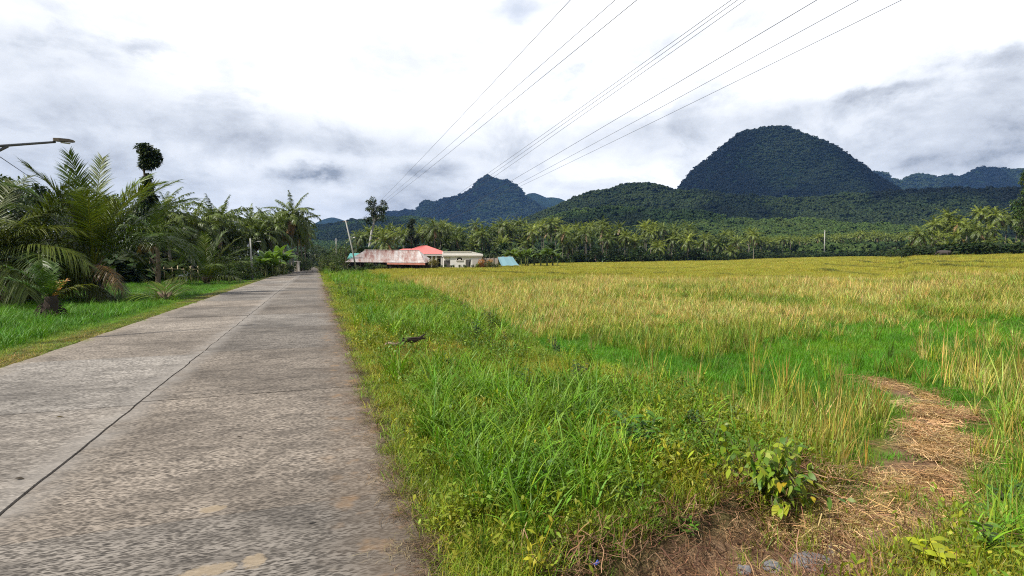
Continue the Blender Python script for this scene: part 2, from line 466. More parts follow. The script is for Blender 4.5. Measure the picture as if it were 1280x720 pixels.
# ------------------------------------------------------------------ road of concrete slabs
def build_road():
    m_, nt, out = new_mat('worn_concrete'); g = NT(nt)
    co = g.n('ShaderNodeTexCoord').outputs['Object']
    sep = g.n('ShaderNodeSeparateXYZ'); nt.links.new(co, sep.inputs[0])
    x, y = sep.outputs[0], sep.outputs[1]
    slab = g.n('ShaderNodeAttribute', attribute_name='col').outputs['Color']
    # aggregate, broom marks running across the lane, broad weathering
    st = g.n('ShaderNodeMapping'); nt.links.new(co, st.inputs[0]); st.inputs['Scale'].default_value = (.45, 1.5, 1)
    stv = st.outputs[0]
    fine = g.noise(stv, 62, 3, .6)
    mid = g.noise(stv, 17, 5, .7, .4)
    streak_m = g.n('ShaderNodeMapping'); nt.links.new(co, streak_m.inputs[0]); streak_m.inputs['Scale'].default_value = (.35, 4, 1)
    streak = g.noise(streak_m.outputs[0], 1.6, 5, .6)
    big = g.noise(co, .38, 4, .6)
    vo = g.n('ShaderNodeTexVoronoi'); nt.links.new(stv, vo.inputs['Vector']); vo.inputs['Scale'].default_value = 46
    grit = g.maprange(vo.outputs['Distance'], .05, .65)
    v = g.math('ADD', g.math('MULTIPLY', fine, .30), g.math('MULTIPLY', mid, .38))
    v = g.math('ADD', v, g.math('MULTIPLY', grit, .32))
    c = g.ramp(v, [(.36, (.016, .0145, .013)), (.46, (.060, .054, .048)), (.54, (.130, .119, .106)), (.66, (.38, .35, .315))])
    c = g.mix(g.maprange(streak, .38, .7, 0, .5), c, (.19, .171, .150))
    c = g.mix(g.maprange(big, .4, .66, 0, .65), c, (.06, .053, .046))
    mo = g.n('ShaderNodeMapping'); nt.links.new(co, mo.inputs[0]); mo.inputs['Scale'].default_value = (.6, 1.5, 1)
    mot = g.noise(mo.outputs[0], 3.2, 7, .72, .6)
    c = g.mix(g.maprange(mot, .48, .66, 0, .62), c, (.052, .047, .042))
    c = g.mix(g.maprange(mot, .42, .30, 0, .45), c, (.26, .24, .212))
    c = g.mix(1.0, c, slab, 'MULTIPLY')
    # pale smooth skin beside the middle joint, soil wash along the verge
    dc = g.math('ABSOLUTE', g.math('SUBTRACT', x, ROAD_C))
    skin = g.math('MULTIPLY', g.maprange(dc, .06, .34, 1, 0), g.maprange(g.noise(co, 2.2, 4), .32, .6, .1, .75))
    c = g.mix(skin, c, (.245, .222, .196))
    wob = g.math('MULTIPLY', g.math('SUBTRACT', g.noise(co, 1.7, 5), .5), .9)
    er = g.maprange(g.math('ADD', x, wob), .0, .62)
    c = g.mix(g.math('MULTIPLY', er, .55), c, (.135, .098, .066))
    orange = g.math('MULTIPLY', er, g.maprange(g.noise(co, 3.1, 3), .56, .66))
    c = g.mix(g.math('MULTIPLY', orange, .7), c, (.31, .19, .095))
    el = g.maprange(g.math('ADD', x, wob), -4.9, -5.4)
    c = g.mix(g.math('MULTIPLY', el, .6), c, (.27, .225, .17))
    # mortar repairs
    for (mx, my, rx, ry) in REPAIRS:
        dx = g.math('DIVIDE', g.math('SUBTRACT', x, mx), rx); dy = g.math('DIVIDE', g.math('SUBTRACT', y, my), ry)
        d = g.math('ADD', g.math('MULTIPLY', dx, dx), g.math('MULTIPLY', dy, dy))
        d = g.math('ADD', d, g.math('MULTIPLY', g.math('SUBTRACT', g.noise(co, 14, 6, .7), .5), 3.4))
        c = g.mix(g.maprange(d, 1.1, .5, 0, .75), c, g.mix(mid, (.20, .155, .10), (.40, .315, .215)))
    h = g.math('ADD', g.math('MULTIPLY', mid, .6), g.math('MULTIPLY', fine, .4))
    nt.links.new(g.bsdf(c, .88, .25, g.bump(h, .8, .012)), out.inputs[0])
    mb = MB()
    y_end = 262.0
    def bend(yy): return -0.00022 * np.clip(yy - 120, 0, None) ** 2 * 1.0
    for lane, (xa, xb, off, dy) in enumerate(((ROAD_L, ROAD_C, 4.2, 4.3), (ROAD_C, ROAD_R, 4.42, 4.3))):
        ys = [-12.0]
        yy = off - 4 * dy
        while yy < y_end:
            if yy > -11: ys.append(yy + rng.normal(0, .05))
            yy += dy
        skew = 0.0
        for k in range(len(ys) - 1):
            y0, y1 = ys[k] + .006, ys[k + 1] - .006
            n = 40 if y1 < 30 else 6
            mfar = 5
            U, Vv = np.meshgrid(np.linspace(0, 1, mfar), np.linspace(0, 1, n), indexing='ij')
            yv = y0 + Vv * (y1 - y0)
            wobc = (fbm(yv * 2.1, yv * 0 + 7, 77) - .5) * .055
            wobe = (fbm(yv * 1.1, yv * 0 + 9 + lane, 78) - .5) * .08
            gap = .011
            if lane == 0: XL = xa + wobe; XR = xb + wobc - gap
            else: XL = xb * 0 + xa + wobc + gap; XR = xb + wobe
            xv = XL + U * (XR - XL)
            zt = rng.normal(0, .003) + rng.normal(0, .0012) * (Vv - .5) * 2
            zv = zt + 0 * xv
            top = np.stack([xv + bend(yv), yv, zv], -1)
            edge = np.minimum(np.minimum(U, 1 - U) * (XR - XL).mean(), np.minimum(Vv, 1 - Vv) * (y1 - y0))
            V = top.reshape(-1, 3)
            i = np.arange(mfar - 1)[:, None] * n + np.arange(n - 1)[None]
            Q = np.stack([i, i + n, i + n + 1, i + 1], -1).reshape(-1, 4)
            # skirts down the slab sides
            ring = np.concatenate([np.arange(n), (np.arange(1, mfar) * n + n - 1), ((mfar - 1) * n + np.arange(n - 2, -1, -1)), (np.arange(mfar - 2, 0, -1) * n)])
            low = V[ring].copy(); low[:, 2] -= .16
            b = len(V); K = len(ring)
            Q2 = [(ring[a], ring[(a + 1) % K], b + (a + 1) % K, b + a) for a in range(K)]
            tone = (1.0 if lane == 0 else .80) * rng.uniform(.80, 1.20)
            warm = rng.uniform(-.03, .05)
            mb.add(np.vstack([V, low]), np.vstack([Q, Q2]), None, (tone * (1.04 + warm), tone, tone * (.95 - warm)))
    o = mb.build('road', m_)
    return tag(o, 'two lane road of weathered concrete slabs with a cracked middle joint', 'road', kind='structure')


def flat_at(px, py, z=0.0):
    d = ray(px, py); k = (z - CAMZ) / d[2]
    return d[0] * k, d[1] * k


REPAIRS = [(*flat_at(265, 635), .10, .065), (*flat_at(262, 712), .17, .075), (*flat_at(318, 700), .08, .09), (*flat_at(490, 442), .09, .07)]
build_road()


# ------------------------------------------------------------------ ground cover
AZ0, AZ1 = rad(-33), rad(72)


def sample(bands):
    """points spread evenly over rings of the ground in view: (r0, r1, per square metre) -> x, y, ring number"""
    X = []; Y = []; B = []
    for k, (r0, r1, rho) in enumerate(bands):
        n = int(.5 * (r1 * r1 - r0 * r0) * (AZ1 - AZ0) * rho)
        r = np.sqrt(rng.uniform(r0 * r0, r1 * r1, n)); a = rng.uniform(AZ0, AZ1, n)
        X.append(r * np.sin(a)); Y.append(r * np.cos(a)); B.append(np.full(n, k))
    return np.concatenate(X), np.concatenate(Y), np.concatenate(B)


def pts(x, y): return np.stack([x, y, gz(x, y)], -1)


def tints(n, *cols, noise=None, jit=.26):
    """colours mixed along the list by a 0..1 value, with jitter"""
    cols = np.asarray(cols, float)
    t = np.clip(rng.uniform(0, 1, n) if noise is None else noise, 0, .999) * (len(cols) - 1)
    i = t.astype(int); f = (t - i)[:, None]
    c = cols[i] * (1 - f) + cols[np.minimum(i + 1, len(cols) - 1)] * f
    return c * rng.uniform(1 - jit, 1 + jit, (n, 1)) * rng.uniform(1 - jit * .4, 1 + jit * .4, (n, 3))


def kinds(name, k, fn, mat):
    out = []
    for i in range(k):
        mb = MB(); fn(mb, i); out.append(mb.mesh(name, mat))
    return out


YG = (1.15, 1.0, .55); ST = (2.3, 1.55, 2.2)      # yellower and straw-coloured blades, relative to a green tint

def k_short(mb, i):
    blades(mb, 36, .18, .13, .0065, (.1, .8), (.3, 1.6), 4, (1, 1, 1), .38)
    blades(mb, 6, .20, .13, .004, (.1, .7), (.1, .9), 3, ST, .25)
def k_tall(mb, i):
    blades(mb, 16, .76, .13, .0195, (.05, .45), (.5, 2.0), 6, (1, 1, 1), .22)
    blades(mb, 10, .32, .14, .009, (.2, .8), (.5, 1.6), 5, (.9, .95, .9), .25)
    blades(mb, 2, .5, .1, .008, (.2, .7), (.4, 1.2), 4, ST, .2)
def k_weed(mb, i):
    P = []; D = []
    ns = 7
    for s in range(ns):
        a = rng.uniform(0, 2 * PI); l = rng.uniform(.1, .30); th = rng.uniform(.1, .8)
        d = np.array([math.sin(th) * math.cos(a), math.sin(th) * math.sin(a), math.cos(th)])
        b = np.array([rng.normal(0, .05), rng.normal(0, .05), 0])
        q = np.linspace(0, 1, 4)[:, None]
        mb.strips((b + d * l * q)[None], np.tile(np.array([[[.0016, .001, 0]]]), (1, 4, 1)), np.array([[.9, .75, .6]]))
        for t in np.linspace(.3, 1, rng.integers(4, 8)):
            P.append(b + d * l * t); D.append(rand_dirs(1, .25)[0])
    leaves(mb, np.array(P), np.array(D), rng.uniform(.025, .058, len(P)), rng.uniform(.011, .024, len(P)), (1, 1, 1), .3, 4, .25)
def k_stub(mb, i):
    blades(mb, 15, .50, .07, .011, (.02, .32), (.0, .35), 3, (1, 1, 1), .45)
    blades(mb, 6, .46, .07, .009, (.05, .4), (.1, .9), 4, (.55, .95, .4), .35)
def k_lush(mb, i):
    blades(mb, 36, .15, .15, .006, (.05, .6), (.2, 1.2), 4, (1, 1, 1), .22)
def k_straw(mb, i):
    n = 58
    a = rng.uniform(0, 2 * PI, n) * .35 + rng.uniform(0, 3); L = rng.uniform(.08, .38, n)
    c = np.stack([rng.normal(0, .13, n), rng.normal(0, .13, n), rng.uniform(.0, .055, n)], -1)
    d = unit(np.stack([np.cos(a), np.sin(a), rng.normal(0, .16, n)], -1))
    t = np.linspace(-.5, .5, 4)
    C = c[:, None] + d[:, None] * (t[None, :, None] * L[:, None, None])
    C[:, :, 2] += rng.normal(0, .012, (n, 4))
    C[:, :, :2] += rng.normal(0, .013, (n, 4, 2))
    W = unit(np.cross(d, rand_dirs(n, 1.5)))[:, None] * (rng.uniform(.0012, .0034, n)[:, None, None]) * np.ones((1, 4, 1))
    mb.strips(C, W, np.ones((n, 3)) * rng.uniform(.55, 1.3, (n, 1)))
def k_root(mb, i):
    n = 26
    c = np.stack([rng.normal(0, .12, n), rng.normal(0, .12, n), rng.uniform(-.01, .07, n)], -1)
    d = rand_dirs(n); d[:, 2] *= .4
    C = np.zeros((n, 5, 3)); C[:, 0] = c
    for k in range(1, 5):
        d = unit(d + rng.normal(0, .42, (n, 3)) * np.array([1, 1, .5]))
        C[:, k] = C[:, k - 1] + d * rng.uniform(.02, .07, (n, 1))
    W = unit(np.cross(np.gradient(C, axis=1), np.array([0, .3, 1.0]))) * rng.uniform(.001, .0032, n)[:, None, None]
    mb.strips(C, W, np.ones((n, 3)) * rng.uniform(.5, 1.5, (n, 1)))
def k_far(mb, i):
    blades(mb, 46, .42, .42, .02, (.02, .35), (.0, .6), 3, (1, 1, 1), .3)


def build_cover():
    # ---- right verge
    bands = [(1.6, 6, 120), (6, 12, 62), (12, 26, 24), (26, 60, 7), (60, 130, 2)]
    x, y, b = sample(bands)
    e = verge_edge(y)
    rag = (fbm(x * 2.5, y * 2.5, 61, 3) - .5) * .30
    pd = path_dist(x, y) + (fbm(x * 1.6, y * 1.6, 44) - .5) * .5
    k = (x > ROAD_R - .16 + rag) & (x < e + 1.2) & ((pd > np.where(x < 3.5, .66, .46)) | (rng.uniform(0, 1, len(x)) < np.where(x < 3.5, .04, .15)))
    x, y, b = x[k], y[k], b[k]; n = len(x)
    nz = fbm(x * .55, y * .55, 62) * .75 + rng.uniform(0, .25, n)
    s = np.array([1, 1.15, 1.5, 2.3, 3.6])[b] * rng.uniform(.7, 1.25, n)
    edge = sstep(.0, .8, x - ROAD_R)
    hz = (.75 + .65 * edge * (.5 + fbm(x * .8, y * .8, 63))) * rng.uniform(.7, 1.25, n) * np.array([1, 1.05, 1.15, 1.3, 1.5])[b]
    c = tints(n, (.105, .175, .010), (.165, .235, .013), (.225, .265, .018), (.26, .225, .034), noise=(nz - .25) * 1.9)
    scatter('verge_grass', kinds('grass_tuft', 6, k_short, M_GRASS), pts(x, y), rng.uniform(0, 6.28, n),
            np.stack([s, s, hz], -1), c, 'short olive green grass covering the verge right of the road', 'grass')
    # ---- tall bright grass in swathes on the verge
    cent = [(*ground_at(655, 575)[:2], 1.05), (*ground_at(600, 500)[:2], 1.0), (*ground_at(700, 530)[:2], .9), (*ground_at(545, 470)[:2], .7),
            (*ground_at(570, 415)[:2], 1.3), (*ground_at(480, 395)[:2], 1.3), (*ground_at(455, 370)[:2], 1.4), (*ground_at(520, 375)[:2], 2.0),
            (*ground_at(640, 640)[:2], .35), (*ground_at(1265, 690)[:2], .7), (*ground_at(1275, 610)[:2], .9), (*ground_at(1200, 640)[:2], .35),
            (*ground_at(740, 500)[:2], .9), (*ground_at(560, 540)[:2], .5), (*ground_at(1270, 540)[:2], .8), (*ground_at(1110, 470)[:2], .9)]
    x, y, b = sample([(1.8, 8, 48), (8, 16, 20), (16, 45, 6), (45, 120, 1.4)])
    w = np.zeros(len(x))
    for cx, cy, cr in cent: w = np.maximum(w, np.exp(-((x - cx) ** 2 + (y - cy) ** 2) / (cr * cr)))
    w = np.maximum(w, .9 * (fbm(x * .4, y * .25, 71) > .56) * (y > 12))
    e = verge_edge(y)
    k = (x > ROAD_R + .45) & ((x < e + .8) | (w > .3) & (y < 6)) & (rng.uniform(0, 1, len(x)) < w * 1.2 + .02) & (path_dist(x, y) > .8)
    x, y, b = x[k], y[k], b[k]; n = len(x)
    s = rng.uniform(.6, 1.1, n) * np.array([.95, 1.0, 1.25, 1.8])[b]
    c = tints(n, (.085, .19, .009), (.13, .255, .012), (.20, .29, .018), jit=.28)
    scatter('tall_grass', kinds('tall_grass_tuft', 6, k_tall, M_GRASS), pts(x, y), rng.uniform(0, 6.28, n),
            np.stack([s, s, s * rng.uniform(.75, 1.15, n)], -1), c, 'tall bright green arching grass in swathes on the roadside verge', 'grass')
    # ---- small broad-leaved weeds
    x, y, b = sample([(1.8, 8, 60), (8, 16, 22), (16, 40, 5)])
    e = verge_edge(y)
    w = sstep(.46, .62, fbm(x * .7, y * .7, 81)) * .55 + .05
    w = w + .9 * sstep(3.3, 1.2, np.hypot((x - 4.4) / 1.3, y - 5.2)) + .7 * np.exp(-(((x - 3.4) / .9) ** 2 + ((y - 11.5) / 2.0) ** 2))
    k = (x > ROAD_R + .25) & (x < e + .7) & (rng.uniform(0, 1, len(x)) < w) & (path_dist(x, y) > .66) & (np.hypot(x - 3.93, y - 3.95) > .5)
    x, y, b = x[k], y[k], b[k]; n = len(x)
    s = rng.uniform(.7, 1.45, n) * np.array([1, 1.25, 1.8])[b]
    c = tints(n, (.06, .13, .010), (.10, .19, .012), (.19, .24, .015), (.28, .27, .02), noise=fbm(x * 1.2, y * 1.2, 83) * 1.5 - .4 + rng.uniform(0, .3, n))
    scatter('leafy_weeds', kinds('weed', 7, k_weed, M_GRASS), pts(x, y), rng.uniform(0, 6.28, n),
            np.stack([s, s, s * rng.uniform(.8, 1.3, n)], -1), c, 'low leafy weeds mixed through the verge grass', 'weeds')
    # ---- rice field: stubble, ratoon green, far crop
    x, y, b = sample([(5, 10, 30), (10, 20, 15), (20, 34, 13), (34, 62, 8)])
    r = np.hypot(x, y); fwd = x * math.sin(YAW) + y * math.cos(YAW)
    wob = (fbm(x * .16, y * .16, 91) - .5) * 9
    lushband = sstep(9.5, 11.5, fwd + wob * .5) * (1 - sstep(18, 21, fwd + wob))
    lushband = lushband * (.08 + .92 * sstep(.43, .56, fbm(x * .2, y * .2, 92)))
    k = (x > verge_edge(y) + .2 + rng.uniform(0, 1.2, len(x))) & (rng.uniform(0, 1, len(x)) < 1 - lushband * .92) & (path_dist(x, y) + rng.uniform(-.35, .2, len(x)) > .62)
    k &= (r < field_D(np.arctan2(x, y)) - 2)
    x, y, b, fwd = x[k], y[k], b[k], fwd[k]; n = len(x)
    s = rng.uniform(.8, 1.7, n) * np.array([1.0, 1.15, 1.35, 1.9])[b]
    hz = rng.uniform(.45, 1.1, n) * (1 - .42 * sstep(13, 22, fwd)) * (.7 + .6 * fbm(x * .3, y * .3, 98))
    g_ = np.clip(sstep(27, 9, fwd) * .8 + (fbm(x * .16, y * .16, 94) - .5) * 2.4 + rng.uniform(-.25, .25, n), 0, 1)
    c = tints(n, (.45, .37, .115), (.35, .325, .065), (.21, .25, .03), (.13, .20, .02), noise=g_, jit=.3)
    scatter('rice_stubble', kinds('stubble_tuft', 6, k_stub, M_GRASS), pts(x, y), rng.uniform(0, 6.28, n),
            np.stack([s, s, s * hz], -1), c, 'upright golden and brown stubble of the cut rice field', 'rice stubble')
    x, y, b = sample([(4.5, 10, 55), (10, 22, 40), (22, 45, 11)])
    fwd = x * math.sin(YAW) + y * math.cos(YAW)
    wob = (fbm(x * .16, y * .16, 91) - .5) * 9
    w = (.45 + .55 * sstep(9, 12, fwd)) * (1 - .65 * sstep(18, 24, fwd + wob))
    k = (x > verge_edge(y) + .1) & (rng.uniform(0, 1, len(x)) < w) & (path_dist(x, y) + (fbm(x * 1.6, y * 1.6, 44) - .5) * .9 > .42 + rng.uniform(-.3, .3, len(x)))
    x, y, b = x[k], y[k], b[k]; n = len(x)
    s = rng.uniform(.8, 1.3, n) * np.array([1, 1.25, 1.8])[b]
    c = tints(n, (.06, .17, .006), (.085, .25, .007), (.15, .30, .010), noise=fbm(x * .5, y * .5, 96) * 1.4 - .2)
    scatter('field_grass', kinds('lush_tuft', 6, k_lush, M_GRASS), pts(x, y), rng.uniform(0, 6.28, n),
            np.stack([s, s, s * rng.uniform(.6, 1.5, n)], -1), c, 'vivid green regrowth carpeting the wet part of the rice field', 'grass')
    x, y, b = sample([(52, 90, 2.6), (90, 150, 1.1), (150, 335, .42)])
    r = np.hypot(x, y); az = np.arctan2(x, y)
    k = (x > verge_edge(y) + .5) & (r < field_D(az))
    x, y, b = x[k], y[k], b[k]; n = len(x)
    s = rng.uniform(.8, 1.2, n) * np.array([1.2, 1.7, 2.8])[b]
    # darker grass on the terrace banks
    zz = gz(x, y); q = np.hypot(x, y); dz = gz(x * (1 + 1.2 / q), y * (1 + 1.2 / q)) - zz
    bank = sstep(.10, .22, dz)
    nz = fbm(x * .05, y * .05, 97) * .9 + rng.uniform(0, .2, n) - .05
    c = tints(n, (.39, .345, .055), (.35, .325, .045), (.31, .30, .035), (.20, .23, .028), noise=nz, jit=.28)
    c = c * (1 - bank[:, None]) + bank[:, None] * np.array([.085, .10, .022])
    scatter('rice_crop', kinds('rice_patch', 5, k_far, M_GRASS), pts(x, y), rng.uniform(0, 6.28, n),
            np.stack([s, s, rng.uniform(.7, 1.1, n) * np.array([1, 1.1, 1.25])[b] * (1 + .3 * bank)], -1), c, 'golden ripening rice spreading to the far palm line', 'rice')
    # ---- overgrown bunds between the paddies
    BX = []; BY = []
    for line in (((885, 344), (960, 347), (1060, 352), (1180, 360), (1285, 363)), ((940, 335), (1040, 339), (1150, 345), (1285, 350)), ((1010, 330), (1140, 334), (1285, 338)),
                 ((560, 340), (660, 343), (760, 345), (850, 342)), ((700, 336), (820, 337), (930, 334)), ((620, 350), (700, 354), (790, 352), (880, 357), (960, 362)), ((1060, 326.5), (1180, 328.5), (1285, 330))):
        L = np.array([ground_at(*q)[:2] for q in line]); seg = np.linalg.norm(np.diff(L, axis=0), axis=1); m = int(seg.sum() * 5.5)
        u = rng.uniform(0, seg.sum(), m); cu = np.concatenate([[0], np.cumsum(seg)])
        BX.append(np.interp(u, cu, L[:, 0]) + rng.normal(0, .28, m)); BY.append(np.interp(u, cu, L[:, 1]) + rng.normal(0, .28, m))
    x = np.concatenate(BX); y = np.concatenate(BY); k = fbm(x * .25, y * .25, 99) > .40; x, y = x[k], y[k]; n = len(x)
    s = rng.uniform(1.2, 2.2, n)
    scatter('bund_grass', kinds('bund_tuft', 5, k_far, M_GRASS), pts(x, y), rng.uniform(0, 6.28, n), np.stack([s * .7, s * .7, rng.uniform(.5, 1.3, n)], -1),
            tints(n, (.07, .09, .018), (.10, .12, .022), (.18, .16, .045)), 'dark rough grass along the low bunds between the paddies', 'grass')
    # ---- straw litter and roots along the access path
    x, y, b = sample([(2, 16, 60)])
    pd = path_dist(x, y) + (fbm(x * 1.6, y * 1.6, 44) - .5) * .5
    k = (x > 3.4) & (rng.uniform(0, 1, len(x)) < sstep(.72, .15, pd) * sstep(3.4, 4.6, x) * .9 * (.08 + sstep(.42, .62, fbm(x * 1.4, y * 1.4, 45))))
    x, y = x[k], y[k]; n = len(x)
    s = rng.uniform(.8, 1.4, n)
    scatter('straw_litter', kinds('straw', 5, k_straw, M_STRAW), pts(x, y) + [0, 0, .01], rng.uniform(0, 6.28, n), np.stack([s, s, s], -1),
            tints(n, (.26, .14, .06), (.46, .29, .13), (.62, .45, .21), jit=.3), 'dry straw trodden into the dirt path through the verge', 'straw')
    x, y, b = sample([(1.8, 8, 130)])
    pd = path_dist(x, y)
    k = (x > 1.25) & (x < 6.2) & (pd < .85) & (rng.uniform(0, 1, len(x)) < .25 + .45 * sstep(.35, .8, pd))
    x, y = x[k], y[k]; n = len(x)
    s = rng.uniform(.7, 1.3, n)
    scatter('dead_roots', kinds('root_tangle', 5, k_root, M_STRAW), pts(x, y) + [0, 0, .01], rng.uniform(0, 6.28, n), np.stack([s, s, s], -1),
            tints(n, (.07, .032, .016), (.16, .08, .04), (.34, .21, .11), jit=.3), 'brown tangled dead roots and stems on the cut earth bank', 'dead roots')
    # ---- dry bits washed along the right road edge
    n = 900
    y = 2.2 + 45 * rng.uniform(0, 1, n) ** 1.8; x = ROAD_R - np.abs(rng.normal(0, .11, n)) + .05
    s = rng.uniform(.25, .6, n) * (1 + y * .03)
    scatter('edge_litter', kinds('litter_tangle', 4, k_root, M_STRAW), np.stack([x, y, np.full(n, .006)], -1), rng.uniform(0, 6.28, n), np.stack([s, s, s * .35], -1),
            tints(n, (.07, .045, .025), (.16, .10, .055), (.30, .22, .12), jit=.3), 'dry stems and dirt washed along the edge of the concrete', 'plant litter')
    # ---- left verge
    x, y, b = sample([(6, 14, 55), (14, 30, 26), (30, 60, 8), (60, 130, 2)])
    rag = (fbm(x * 2.5, y * 2.5, 64, 3) - .5) * .5
    k = (x < ROAD_L + .02 + rag) & (x > -75)
    x, y, b = x[k], y[k], b[k]; n = len(x)
    d = ROAD_L - x
    s = np.array([1.1, 1.3, 1.9, 3.2])[b] * rng.uniform(.7, 1.25, n)
    hz = (.5 + 1.5 * sstep(.8, 2.2, d) * (.5 + fbm(x * .6, y * .6, 65))) * rng.uniform(.7, 1.2, n) * np.array([1, 1, .9, .8])[b]
    nz = sstep(2.2, .2, d) * .75 + (fbm(x * .6, y * .6, 66) - .5) * .8 + rng.uniform(-.1, .15, n)
    c = tints(n, (.06, .17, .008), (.10, .225, .012), (.155, .215, .018), (.26, .21, .05), noise=nz)
    scatter('roadside_grass', kinds('grass_tuft', 6, k_short, M_GRASS), pts(x, y), rng.uniform(0, 6.28, n),
            np.stack([s, s, hz], -1), c, 'fresh green grass along the left roadside, yellower at the concrete edge', 'grass')
    x, y, b = sample([(8, 20, 34), (20, 30, 12), (30, 40, 5), (40, 90, 1.2)])
    d = ROAD_L - x
    k = (d > 1.5) & (x > -70) & (rng.uniform(0, 1, len(x)) < .35 + .65 * sstep(.42, .55, fbm(x * .3, y * .3, 67)))
    x, y, b = x[k], y[k], b[k]; n = len(x)
    s = rng.uniform(.7, 1.15, n) * np.array([.95, 1.05, 1.15, 1.6])[b]
    scatter('roadside_tall_grass', kinds('tall_grass_tuft', 5, k_tall, M_GRASS), pts(x, y), rng.uniform(0, 6.28, n), np.stack([s, s, s * np.array([1.0, .8, .6, .35])[b]], -1),
            tints(n, (.055, .16, .010), (.085, .225, .012), (.13, .26, .016)), 'lush waist high grass in front of the bamboo fence', 'grass')


build_cover()


# ------------------------------------------------------------------ coconut palms
def frond(mb, L, elev, droop, az, pairs=24, ll=.75, w=.055, S=3, col=(.09, .125, .018), origin=(0, 0, 0), hang=.5, vee=.35, rach=.03, cv=.2, twist=0, fw=.45):
    m = 14
    t = np.linspace(0, 1, m)
    th = elev - droop * t ** 1.35
    ds = L / (m - 1)
    rr = np.concatenate([[0], np.cumsum(np.cos((th[1:] + th[:-1]) / 2) * ds)])
    zz = np.concatenate([[0], np.cumsum(np.sin((th[1:] + th[:-1]) / 2) * ds)])
    H = np.array([math.cos(az), math.sin(az), 0]); Sd = np.array([-math.sin(az), math.cos(az), 0])
    side = twist * t ** 2 * L
    P = H * rr[:, None] + np.array([0, 0, 1.0]) * zz[:, None] + Sd * side[:, None] + np.asarray(origin)
    T = unit(np.gradient(P, axis=0)); Nn = unit(np.cross(T, np.cross(np.array([0, 0, 1.0]), T) + 1e-6))
    wr = rach * (1 - .85 * t)
    B = unit(np.cross(T, Nn))
    rc = np.asarray(col) * np.array([1.7, 1.45, 1.7])
    mb.strips(P[None], (B * wr[:, None])[None], rc[None])
    mb.strips((P - Nn * .002)[None], (Nn * wr[:, None] * .7)[None], rc[None] * .8)
    u = np.linspace(.16, 1.0, pairs)
    u = np.repeat(u, 2); sg = np.tile([1.0, -1.0], pairs)
    keep = rng.uniform(0, 1, len(u)) > .09
    u, sg = u[keep], sg[keep]
    u = np.clip(u + rng.normal(0, .006, len(u)), .1, 1)
    def ip(A): return np.stack([np.interp(u, t, A[:, q]) for q in range(3)], -1)
    p, tt, nn, bb = ip(P), unit(ip(T)), unit(ip(Nn)), unit(ip(B))
    fwd = fw + .75 * u ** 2
    d = unit(bb * sg[:, None] + tt * fwd[:, None] + nn * (vee * (1 - .5 * u) + rng.normal(0, .17, len(u)) + .12 * np.sin(u * 23 + az * 5))[:, None])
    l = ll * (np.sin(PI * (.12 + .74 * u) ** .85)) * rng.uniform(.85, 1.12, len(u)) + .05
    q = np.linspace(0, 1, S)
    C = p[:, None] + d[:, None] * (q[None, :, None] * l[:, None, None])
    C[:, :, 2] -= (hang * l * rng.uniform(.6, 1.4, len(u)))[:, None] * q[None] ** 1.8
    Wv = unit(tt - (tt * d).sum(-1, keepdims=True) * d)
    Wv = unit(Wv + nn * rng.normal(0, .3, (len(u), 1)))
    pr = np.array([.55, 1, .85, .5, .05]) if S == 5 else (np.array([.6, 1, .7, .05]) if S == 4 else np.array([.7, 1, .08]))
    W = Wv[:, None] * (w * .5 * pr)[None, :, None]
    c = np.asarray(col) * rng.uniform(1 - cv, 1 + cv, (len(u), 1)) * rng.uniform(.94, 1.06, (len(u), 3))
    mb.strips(C, W, c)


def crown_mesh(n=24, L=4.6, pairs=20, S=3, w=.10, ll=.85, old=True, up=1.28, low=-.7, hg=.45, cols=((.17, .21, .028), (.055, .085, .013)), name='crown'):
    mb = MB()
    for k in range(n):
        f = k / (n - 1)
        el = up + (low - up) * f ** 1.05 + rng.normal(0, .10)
        c = np.array(cols[0]) * (1 - f) + np.array(cols[1]) * f  # lower fronds coloured darker, painting shade into the crown for depth
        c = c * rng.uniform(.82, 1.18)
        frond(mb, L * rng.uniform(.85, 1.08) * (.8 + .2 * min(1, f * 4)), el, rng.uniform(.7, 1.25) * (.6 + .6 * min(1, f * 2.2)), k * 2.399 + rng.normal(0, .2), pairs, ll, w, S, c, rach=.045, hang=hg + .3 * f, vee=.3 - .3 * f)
    if old:
        for k in range(rng.integers(1, 4)):
            frond(mb, L * .8, rng.uniform(-1.0, -.5), .5, rng.uniform(0, 6.28), pairs, ll * .8, w, S, (.20, .13, .06), hang=.7, vee=0)
    return mb.mesh(name, M_PALM)


def trunk_mesh(H=1.0, r0=.2, r1=.12, lean=(0, 0), bulge=1.5, segs=18, k=10, name='trunk', mat=None):
    mb = MB(); t = np.linspace(0, 1, segs)
    P = np.stack([lean[0] * t ** 1.6, lean[1] * t ** 1.6, H * t - .25 * (1 - t)], -1)
    r = r1 + (r0 - r1) * (1 - t) ** 1.2 + r0 * (bulge - 1) * np.exp(-t * H / .5)
    r = r * (1 + .05 * (np.arange(segs) % 2))
    mb.tube(P, r, k)
    return mb.mesh(name, mat or M_TRUNK, True)


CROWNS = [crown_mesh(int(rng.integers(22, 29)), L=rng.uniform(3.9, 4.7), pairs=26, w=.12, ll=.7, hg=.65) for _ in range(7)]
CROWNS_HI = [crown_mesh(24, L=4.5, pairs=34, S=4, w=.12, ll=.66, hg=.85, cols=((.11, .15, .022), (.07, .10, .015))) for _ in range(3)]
TRUNKS = [trunk_mesh(10, .17, .11, (rng.uniform(-.7, .7), rng.uniform(-.7, .7))) for _ in range(8)]
TR_TOP = [(np.array([v.co[:] for v in me.vertices])[-1]) for me in TRUNKS]
n_palm = 0


